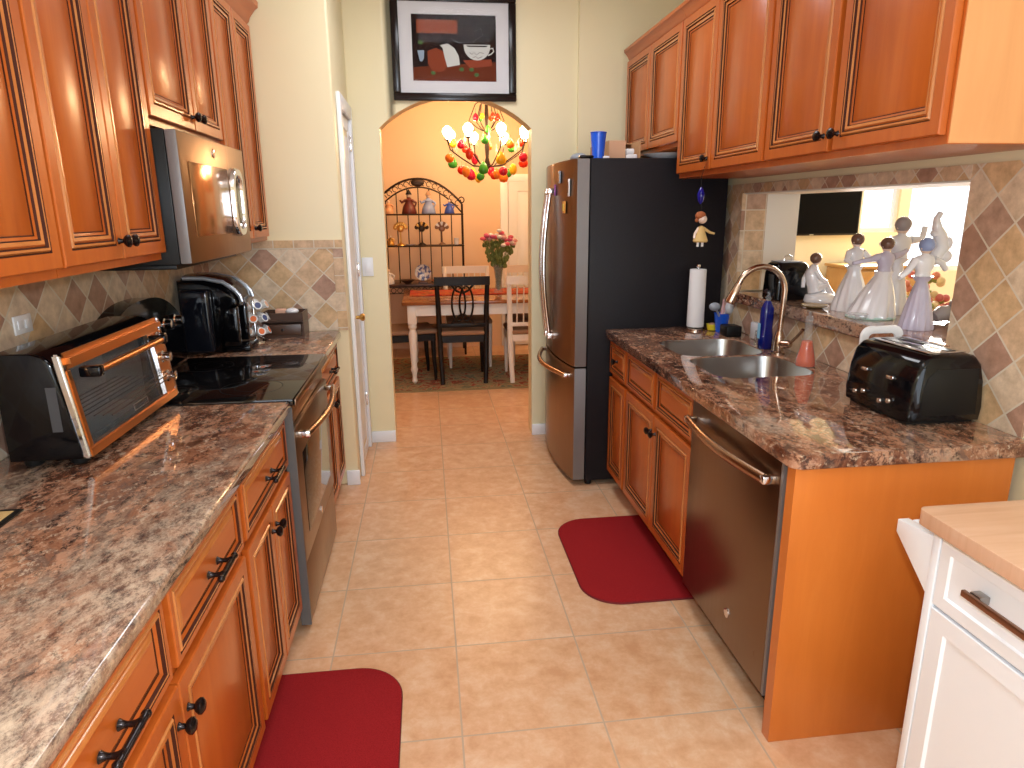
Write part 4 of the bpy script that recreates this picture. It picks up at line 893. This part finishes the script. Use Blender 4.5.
# table
TZ = .0145
t = thing('dining_table', 'white-legged farmhouse dining table with brown top on patterned rug', 'table', (.62, 6.50, TZ))
tw, td = .86, .52
tpo = MB().box(-tw, tw, -td, td, .725, .755, bev=.006).build('tabletop', TAB, t)
MB().box(-tw+.06, tw-.06, -td+.05, -td+.07, .625, .7245).box(-tw+.06, tw-.06, td-.07, td-.05, .625, .7245).box(-tw+.06, -tw+.08, -td+.07, td-.07, .625, .7245).box(tw-.08, tw-.06, -td+.07, td-.07, .625, .7245).build('apron', WHW, t)
for sx in (-1, 1):
    for sy in (-1, 1):
        x, y = sx*(tw-.085), sy*(td-.085)
        MB().box(x-.04, x+.04, y-.04, y+.04, .55, .7243, bev=.004).lathe([(.012, 0), (.026, .02), (.020, .06), (.024, .10), (.034, .13), (.026, .16), (.036, .34), (.040, .46), (.028, .50), (.040, .52), (.036, .55)], (x, y, 0), 'z', 18).build('leg', WHW, t)
RUN = mat('red_gold_cloth', (.62, .07, .02), .7); Lk(RUN, ramp(RUN, noise(RUN, coords(RUN), 16, 3), [(.42, (.45, .03, .015)), (.58, (.55, .14, .03)), (.65, (.2, .06, .02))]), base(RUN).inputs['Base Color'])
tag(MB().box(-.18, 1.45, 6.42, 6.86, TZ+.7555, TZ+.763, bev=.002).build('table_runner', RUN), 'red and gold cloth runner on the dining table', 'runner')
tag(MB().box(.0, .42, 6.02, 6.155, TZ+.7555, TZ+.760, bev=.001).build('placemat', TAB), 'brown placemat at front of the dining table', 'placemat')
# chairs
def chair(style, label, loc, rz, m, seatm):
    t = thing('dining_chair', label, 'chair', loc, rz)
    # local: back at y=0, seat towards +y
    for s in (-1, 1):
        MB().tube([(s*.195, -.03, .0), (s*.205, .0, .22), (s*.21, .01, .45), (s*.215, -.01, .72), (s*.225, -.05, .965)], [.017, .019, .021, .019, .016], 10, flat=(1.0, 1.25)).build('rear_leg', m, t)
        MB().tube([(s*.20, .43, 0), (s*.20, .43, .06), (s*.20, .42, .22), (s*.20, .415, .42)], [.013, .016, .021, .025], 10).build('front_leg', m, t)
    MB().box(-.215, .215, .0, .022, .38, .44).box(-.215, .215, .42, .44, .38, .44).box(-.225, -.205, .022, .42, .38, .44).box(.205, .225, .022, .42, .38, .44).build('seat_frame', m, t)
    MB().box(-.225, .225, -.005, .455, .441, .485, bev=.018, seg=3).build('seat', seatm, t)
    cr = MB(); lp = []
    for i in range(9):
        u = -1+2*i/8; x = u*.245; y = -.052 - .012*(1-u*u); lp.append([(x, y-.010, .90), (x, y+.010, .90), (x, y+.010, .975), (x, y-.010, .975)])
    cr.loft(lp); cr.build('crest_rail', m, t)
    MB().box(-.205, .205, -.016, .004, .52, .555, bev=.003).build('lower_rail', m, t)
    def by(z): return -.006-.05*((z-.5)/.46)
    if style == 'oval':
        sp = MB()
        for cx_ in (-.034, .034):
            P = [(cx_+.060*cos(2*pi*i/28), by(.735+.155*sin(2*pi*i/28)), .735+.155*sin(2*pi*i/28)) for i in range(29)]; sp.tube(P, .013, 8, flat=(1.2, .7))
        sp.tube([(-.10, by(.56), .555), (-.04, by(.62), .62), (0, by(.64), .64)], .010, 8).tube([(.10, by(.56), .555), (.04, by(.62), .62), (0, by(.64), .64)], .010, 8)
        sp.tube([(-.10, by(.90), .905), (-.05, by(.85), .85), (0, by(.83), .83)], .010, 8).tube([(.10, by(.90), .905), (.05, by(.85), .85), (0, by(.83), .83)], .010, 8)
        sp.build('oval_splat', m, t)
    else:
        for k in range(6): x = -.15+.06*k; MB().tube([(x, by(.55), .553), (x, by(.72)-.004, .72), (x, by(.90), .903)], .009, 6, flat=(1.3, .7)).build('slat', m, t)
    return t
chair('oval', 'black dining chair with oval splat, its back to the kitchen', (.295, 6.00, TZ), 0, BLKW, CUSH)
chair('oval', 'black dining chair at left end of the dining table', (-.42, 6.28, TZ), R(-80), BLKW, CUSH)
chair('slat', 'white slat-back dining chair in front right, nearest the arch right jamb', (.93, 5.97, TZ), 0, WHW, CUSH)
chair('slat', 'white slat-back dining chair behind table, left of the flowers', (.395, 7.06, TZ), R(180), WHW, CUSH)
chair('slat', 'white slat-back dining chair behind table, right of the flowers', (1.03, 7.06, TZ), R(180), WHW, CUSH)
# vase with flowers
VZ = TZ+.7635
t = thing('flower_vase', 'tall glass vase of pink and white flowers on dining table', 'vase', (.675, 6.50, VZ))
MB().lathe([(.045, 0), (.048, .004), (.035, .05), (.032, .12), (.045, .22), (.060, .27), (.057, .27), (.042, .215), (.028, .12), (.030, .05), (.001, .012)], n=24).build('glass', GLS, t, smooth=60)
mb = MB(); fl = MB()
for k in range(48):
    a = random.uniform(0, 2*pi); rr = .185*math.sqrt(random.random()); zt_ = .46+.09*(1-(rr/.185)**2)+random.uniform(-.03, .03)
    x, y = rr*cos(a), rr*sin(a)*.8
    mb.tube([(x*.1, y*.1, .03), (x*.25, y*.25, .25), (x*.9, y*.9, zt_-.03), (x, y, zt_)], .0025, 5)
    for q in range(3): b = random.uniform(.35, .9); mb.ball((x*b+random.gauss(0, .012), y*b, .12+(zt_-.12)*b), (.014, .010, .022), 0, 6, 4)
    if k < 38: fl.ball((x, y, zt_+.008), (.028, .028, .018), k % 4, 10, 5)
mb.build('stems', [mat('stem_green', (.14, .20, .05), .6)], t); fl.build('blossoms', [mat('magenta_petals', (.55, .08, .22), .6), mat('pale_pink_petals', (.75, .45, .50), .6), PORC, PINK], t)
# baker's rack
t = thing('bakers_rack', 'arched wrought iron baker rack against far dining wall', 'rack', (-.07, 7.35, 0))
hw_ = .455
fr = MB()
fr.tube([(s_*1.0, 0, 0) for s_ in ()] or [(-hw_, 0, 0), (-hw_, 0, 1.62)], .012, 8).tube([(hw_, 0, 0), (hw_, 0, 1.62)], .012, 8)
arc1 = [(hw_*cos(R(180-180*i/20)), 0, 1.62+.25*sin(R(180*i/20))) for i in range(21)]
arc1 = [(-hw_+2*hw_*i/20, 0, 1.62+.255*(1-(abs(2*i/20-1))**2.1)) for i in range(21)]
fr.tube(arc1, .011, 8); fr.tube([(x*.985, y, z-.085) for x, y, z in arc1], .008, 8)
fr.tube([(-hw_, .36, 0), (-hw_, .36, .80)], .012, 8).tube([(hw_, .36, 0), (hw_, .36, .80)], .012, 8)
fr.build('frame', IRON, t)
sc_ = MB()
for i in range(15):
    u = -.9+1.8*i/14; x = u*hw_; z = 1.62+.255*(1-abs(u)**2.1)-.043
    sc_.tube([(x+.026*cos(2*pi*k/10), 0, z+.026*sin(2*pi*k/10)) for k in range(9)], .0045, 5)
for s in (-1, 1): sc_.tube([(s*(hw_+.0-.035*cos(2*pi*k/12)*(1-k/20)), 0, 1.655+.04*sin(2*pi*k/12)*(1-k/20)) for k in range(14)], .007, 6)
sc_.ball((0, 0, 1.835), (.07, .012, .04)); sc_.build('scrollwork', IRON, t)
br = MB()
for k in range(7): x = -hw_+2*hw_*(k+1)/8; u = x/hw_; br.tube([(x, .045, .80), (x, .045, 1.53+.255*(1-abs(u)**2.1))], .006, 6)
br.build('back_bars', IRON, t)
for z in (1.195, 1.515):
    s_ = MB().tube([(-hw_, -.14, z), (hw_, -.14, z)], .008, 8).tube([(-hw_, .03, z), (hw_, .03, z)], .008, 8).tube([(-hw_, -.14, z), (-hw_, .03, z)], .008, 8).tube([(hw_, -.14, z), (hw_, .03, z)], .008, 8).box(-hw_, hw_, -.14, .03, z+.001, z+.006).build('shelf', IRON, t)
MB().box(-hw_-.03, hw_+.03, -.13, .38, .775, .80, bev=.006).build('work_surface', DW, t)
lt = MB()
for k in range(14): x = -hw_+.03+2*(hw_-.03)*k/13; lt.tube([(x+.026*cos(2*pi*j/8), -.11, .735+.026*sin(2*pi*j/8)) for j in range(9)], .004, 5)
lt.box(-hw_, hw_, -.115, -.105, .700, .707).box(-hw_, hw_, -.115, -.105, .765, .774); lt.build('lattice_skirt', IRON, t)
MB().box(-hw_, hw_, -.10, .36, .28, .295).build('lower_shelf', IRON, t)
# rack things
RY = 7.29; RX = -.07
Z1_, Z2_, Z3_ = 1.5215, 1.2015, .8005
def figure_small(name, label, x, z, h, m1, m2, cat='figurine', hat=None, y=RY):
    t = thing(name, label, cat, (x, y, z))
    MB().lathe([(.34*h, 0), (.36*h, .03*h), (.30*h, .30*h), (.16*h, .55*h), (.20*h, .62*h), (.10*h, .72*h), (.05*h, .76*h)], n=16).tube([(.15*h, 0, .62*h), (.34*h, -.05*h, .50*h), (.28*h, -.1*h, .35*h)], [.07*h, .055*h, .045*h], 8).tube([(-.15*h, 0, .62*h), (-.34*h, -.05*h, .52*h), (-.40*h, -.1*h, .62*h)], [.07*h, .055*h, .045*h], 8).build('robe', m1, t, smooth=60)
    MB().ball((0, 0, .84*h), .105*h).build('head', SKIN, t)
    if hat: MB().lathe([(.15*h, .88*h), (.13*h, .93*h), (.04*h, 1.08*h), (.001, 1.12*h)], n=12).build('hat', m2, t)
    return t
figure_small('shelf_figurine', 'white and orange small figurine at left end of rack top shelf', -.375, Z1_, .15, mat('cream_orange', (.7, .35, .18), .4), PORC)
figure_small('wizard_figurine', 'dark robed figurine with pointed hat on rack top shelf', -.165, Z1_, .22, mat('dark_red_robe', (.12, .02, .015), .4), BLKM, hat=True)
figure_small('castle_figurine', 'tall blue and white figurine on rack top shelf center', .035, Z1_, .21, PORBLUE, mat('tan_roof', (.4, .22, .12), .5), hat=True)
figure_small('blue_lady_figurine', 'blue skirted figurine at right end of rack top shelf', .25, Z1_, .15, mat('deep_blue_glaze', (.05, .10, .45), .2), PORC)
def fan(label, x, m1, m2, h=.24):
    t = thing('fan_ornament', label, 'ornament', (x, RY, Z2_))
    MB().lathe([(.045, 0), (.04, .01), (.008, .03), (.006, .13), (.001, .15)], n=14).build('stand', m1, t)
    mb = MB()
    for k in range(7): a = R(15+25*k); mb.ball((.055*cos(a), -.004, h-.07+.05*sin(a)), (.022, .006, .022), k % 2, 8, 5)
    mb.ball((0, 0, h-.07), (.035, .010, .035), 0, 10, 6); mb.build('flower_head', [m1, m2], t)
fan('golden flower ornament on rack middle shelf, left', -.265, GOLD, GOLD); fan('dark flower ornament on rack middle shelf, center', -.045, IRON, GOLD); fan('white and brown flower ornament on rack middle shelf, right', .165, mat('brown_glaze', (.2, .1, .06), .3), PORC)
figure_small('shelf_figurine', 'small gold animal figurine at left end of rack middle shelf', -.37, Z2_, .11, GOLD, GOLD)
tag(MB().lathe([(.02, 0), (.045, .008), (.05, .014), (.001, .010)], (-.165, RY-.02, Z2_), 'z', 18).build('small_dish', PORC), 'small white dish on rack middle shelf', 'dish')
tag(MB().lathe([(.020, 0), (.024, .005), (.024, .05), (.030, .07), (.026, .07), (.001, .01)], (.315, RY, Z2_), 'z', 16).build('small_cup', PORC), 'small white cup at right end of rack middle shelf', 'cup')
t = thing('decorative_plate', 'blue and white decorative plate standing on rack counter', 'plate', (-.05, 7.30, Z3_))
pl = mat('blue_white_china', (.5, .55, .7), .2); Lk(pl, ramp(pl, noise(pl, coords(pl), 26, 3), [(.44, (.08, .12, .35)), (.56, (.75, .77, .8))]), base(pl).inputs['Base Color'])
MB().lathe([(.001, 0), (.055, .0), (.085, -.012), (.087, -.010), (.055, .006), (.001, .006)], (0, 0, .115), 'y', 30).build('plate', pl, t); MB().box(-.05, .05, -.03, .05, 0, .02).build('easel', DW, t)
tag(MB().lathe([(.03, 0), (.035, .01), (.085, .045), (.08, .045), (.03, .015), (.001, .012)], (-.215, 7.27, Z3_), 'z', 22).build('dark_bowl', DW), 'dark wooden bowl on rack counter left of the blue plate', 'bowl')
tag(MB().lathe([(.03, 0), (.032, .01), (.080, .035), (.076, .035), (.03, .015), (.001, .012)], (.11, 7.27, Z3_), 'z', 22).build('orange_bowl', [mat('terracotta', (.5, .16, .06), .5)]), 'shallow terracotta bowl on rack counter right of the blue plate', 'bowl')
figure_small('shelf_figurine', 'pale figurine at far left of rack counter', -.41, Z3_, .17, PORC, PORC)

# chandelier
t = thing('chandelier', 'iron chandelier with glowing bulbs and colored glass fruit above dining table', 'chandelier', (.585, 6.5, 1.82))
MB().tube([(0, 0, 1.10), (0, 0, .72)], .004, 6).lathe([(.02, .10), (.03, .14), (.015, .2), (.022, .30), (.012, .42), (.02, .56), (.01, .72)], (0, 0, 0), 'z', 14).build('stem', IRON, t)
MB().lathe([(.06, 1.128), (.055, 1.11), (.015, 1.09)], (0, 0, 0), 'z', 20).build('ceiling_canopy', IRON, t)
BULB = mat('glowing_bulb', (1, .8, .5), .3); base(BULB).inputs['Emission Color'].default_value = (1, .74, .38, 1); base(BULB).inputs['Emission Strength'].default_value = 40
FROST = mat('frosted_petal_glass', (.9, .75, .5), .3, 0, Alpha=.4)
FR = [mat('red_glass_fruit', (.75, .03, .01), .08), mat('green_glass_fruit', (.05, .36, .04), .08), mat('yellow_glass_fruit', (.85, .52, .03), .08), mat('orange_glass_fruit', (.85, .20, .02), .08), mat('crimson_glass_fruit', (.6, .01, .05), .08)]
def fruit(p, x, y, z, m, kind, s=1):
    mb = MB(); mb.tube([(x, y, z+.03*s), (x, y, z+.075)], .0012, 5, 1)
    if kind == 0: mb.lathe([(.002, -.034*s), (.022*s, -.028*s), (.030*s, -.010*s), (.022*s, .012*s), (.013*s, .028*s), (.004, .036*s)], (x, y, z), 'z', 12)
    elif kind == 1: mb.ball((x, y, z), (.026*s, .026*s, .026*s), 0, 12, 8)
    else: mb.ball((x, y, z), (.022*s, .022*s, .032*s), 0, 12, 8)
    mb.build('glass_fruit', [m, IRON], p, smooth=60)
for i in range(8):
    a = 2*pi*i/8+.25; c_, s_ = cos(a), sin(a)
    MB().tube([(.015*c_, .015*s_, .12), (.14*c_, .14*s_, .13), (.26*c_, .26*s_, .20), (.35*c_, .35*s_, .26), (.375*c_, .375*s_, .335)], .006, 6).build('arm', IRON, t)
    MB().lathe([(.006, .335), (.028, .345), (.030, .35), (.010, .352)], (.375*c_, .375*s_, 0), 'z', 12).build('bobeche', IRON, t)
    MB().lathe([(.010, .353), (.016, .365), (.034, .385), (.044, .415), (.040, .435), (.022, .455), (.001, .465)], (.375*c_, .375*s_, 0), 'z', 12).build('bulb', BULB, t)
    fruit(t, .36*c_, .36*s_, .17+.02*(i % 3), FR[(i*2) % 5], i % 3, 1.6)
    fruit(t, .24*cos(a+.3), .24*sin(a+.3), .07+.025*(i % 2), FR[(i*3+1) % 5], (i+1) % 3, 1.6)
for i in range(6):
    a = 2*pi*i/6; c_, s_ = cos(a), sin(a)
    MB().tube([(.012*c_, .012*s_, .42), (.09*c_, .09*s_, .46), (.16*c_, .16*s_, .52), (.10*c_, .10*s_, .66), (.01*c_, .01*s_, .71)], .005, 6).build('upper_scroll', IRON, t)
    fruit(t, .15*c_, .15*s_, .03+.02*(i % 2), FR[(i*2+3) % 5], i % 3, 1.5)
    fruit(t, .16*cos(a+.5), .16*sin(a+.5), .43, FR[(i+2) % 5], (i+2) % 3)
    fruit(t, .10*cos(a), .10*sin(a), .55, FR[(i*3) % 5], i % 3)
CRY = mat('crystal_drop_glass', (.9, .85, .75), .02, 0, Alpha=.55)
for i in range(16):
    a = 2*pi*i/16; q = .30 if i % 2 else .20; z = .30 if i % 2 else .38
    MB().tube([(q*cos(a), q*sin(a), z-.05), (q*cos(a), q*sin(a), z-.02), (q*cos(a), q*sin(a), z+.0), (q*cos(a), q*sin(a), z+.045)], [.002, .016, .008, .001], 8).build('crystal_drop', CRY, t)
for i in range(8): a = 2*pi*i/8+.25+.39; fruit(t, .31*cos(a), .31*sin(a), .30+.03*(i % 2), FR[(i*2+1) % 5], 0, 1.2)
for i in range(8):
    a = 2*pi*i/8+.25
    point('chandelier_bulb_light', (.585+.375*cos(a), 6.5+.375*sin(a), 1.82+.52), 6.5, (1, .58, .30), .04)

# ------------------------------------------------------------------ living room seen through the opening
LW = mat('living_room_wall_paint', (.86, .80, .60), .5)
mb = MB(); x0, x1 = 2.07, 6.6
wx = [(4.02, 4.40), (4.50, 5.9)]
mb.box(x0, 4.02, 6.0, 6.12, 0, HC).box(4.40, 4.50, 6.0, 6.12, .95, HC-.3).box(5.9, x1, 6.0, 6.12, 0, HC).box(4.02, 5.9, 6.0, 6.12, 2.55, HC).box(4.02, 4.40, 6.0, 6.12, 0, 1.32).box(4.40, 5.9, 6.0, 6.12, 0, .95)
struct('wall_living_far', mb, LW)
wallbox('wall_living_right', 6.6, 6.72, -3, 6.12, 0, HC, m=LW)
wallbox('wall_living_rear', 1.95, 6.72, -3.12, -3, 0, HC, m=LW)
for n_, (a, b), z0 in (('window_2', wx[0], 1.32), ('window_3', wx[1], .95)):
    f_ = struct(n_, MB().box(a, b, 6.03, 6.07, z0, z0+.04).box(a, b, 6.03, 6.07, 2.51, 2.55).box(a, a+.03, 6.03, 6.07, z0+.04, 2.51).box(b-.03, b, 6.03, 6.07, z0+.04, 2.51), WHITE)
    MB().box(a+.03, b-.03, 6.045, 6.05, z0+.04, 2.51).build('window_pane', WGLS, f_)
t = thing('television', 'flat black television on yellow living room wall seen through the opening', 'television', (3.52, 5.999, 1.30))
MB().box(-.46, .46, -.045, -.012, 0, .54, bev=.005).build('housing', BLKM, t); MB().box(-.445, .445, -.047, -.0455, .018, .525).build('screen', [mat('tv_screen', (.004, .004, .005), .2, 0, Specular_IOR_Level=.1)], t); MB().box(-.1, .1, -.0115, 0, .2, .35).build('wall_mount', BLKM, t); MB().box(-.02, .02, -.048, -.0455, .004, .012).build('badge', CHR, t)
TAN = wood('honey_oak', (.40, .22, .07), (.5, .29, .10), (.58, .36, .14), (4, 4, .6))
t = thing('wooden_cabinet', 'honey-colored wooden cabinet beneath the living room window', 'cabinet', (4.0, 5.75, 0))
MB().box(-.30, .36, -.2, .2, .05, 1.02, bev=.01).box(-.32, .38, -.22, .21, 1.021, 1.05, bev=.006).build('case', TAN, t)
for a, b in ((-.29, .025), (.03, .35)): MB().panel(a, b, .08, 1.0, -.222, shrink(PCa, 1)).build('door', TAN, t, smooth=30)
t = thing('round_table', 'small round table holding a bouquet in the living room', 'table', (2.95, 3.72, 0))
MB().lathe([(.30, .72), (.31, .73), (.31, .75), (.001, .752)], n=36).build('tabletop', TAN, t); MB().lathe([(.20, 0), (.19, .03), (.04, .06), (.035, .40), (.05, .70), (.10, .7195)], n=20).build('pedestal', TAN, t)
t = thing('bouquet_vase', 'bouquet of pink and yellow flowers seen through the opening, right side', 'vase', (2.95, 3.72, .7525))
MB().lathe([(.05, 0), (.07, .02), (.06, .10), (.05, .14), (.045, .14), (.05, .1), (.001, .02)], n=20).build('pot', [mat('brown_pot', (.25, .12, .08), .3)], t)
mb = MB()
for k in range(60):
    a = random.uniform(0, 2*pi); b = random.random(); mb.ball((.17*math.sqrt(b)*cos(a), .17*math.sqrt(b)*sin(a), .20+.20*random.random()*(1.2-b)), .024, random.randrange(4), 8, 5)
mb.build('flowers', [mat('salmon_petals', (.7, .25, .18), .6), mat('cream_petals', (.75, .6, .35), .6), mat('moss_leaves', (.22, .26, .06), .6), mat('rose_petals', (.55, .15, .15), .6)], t)
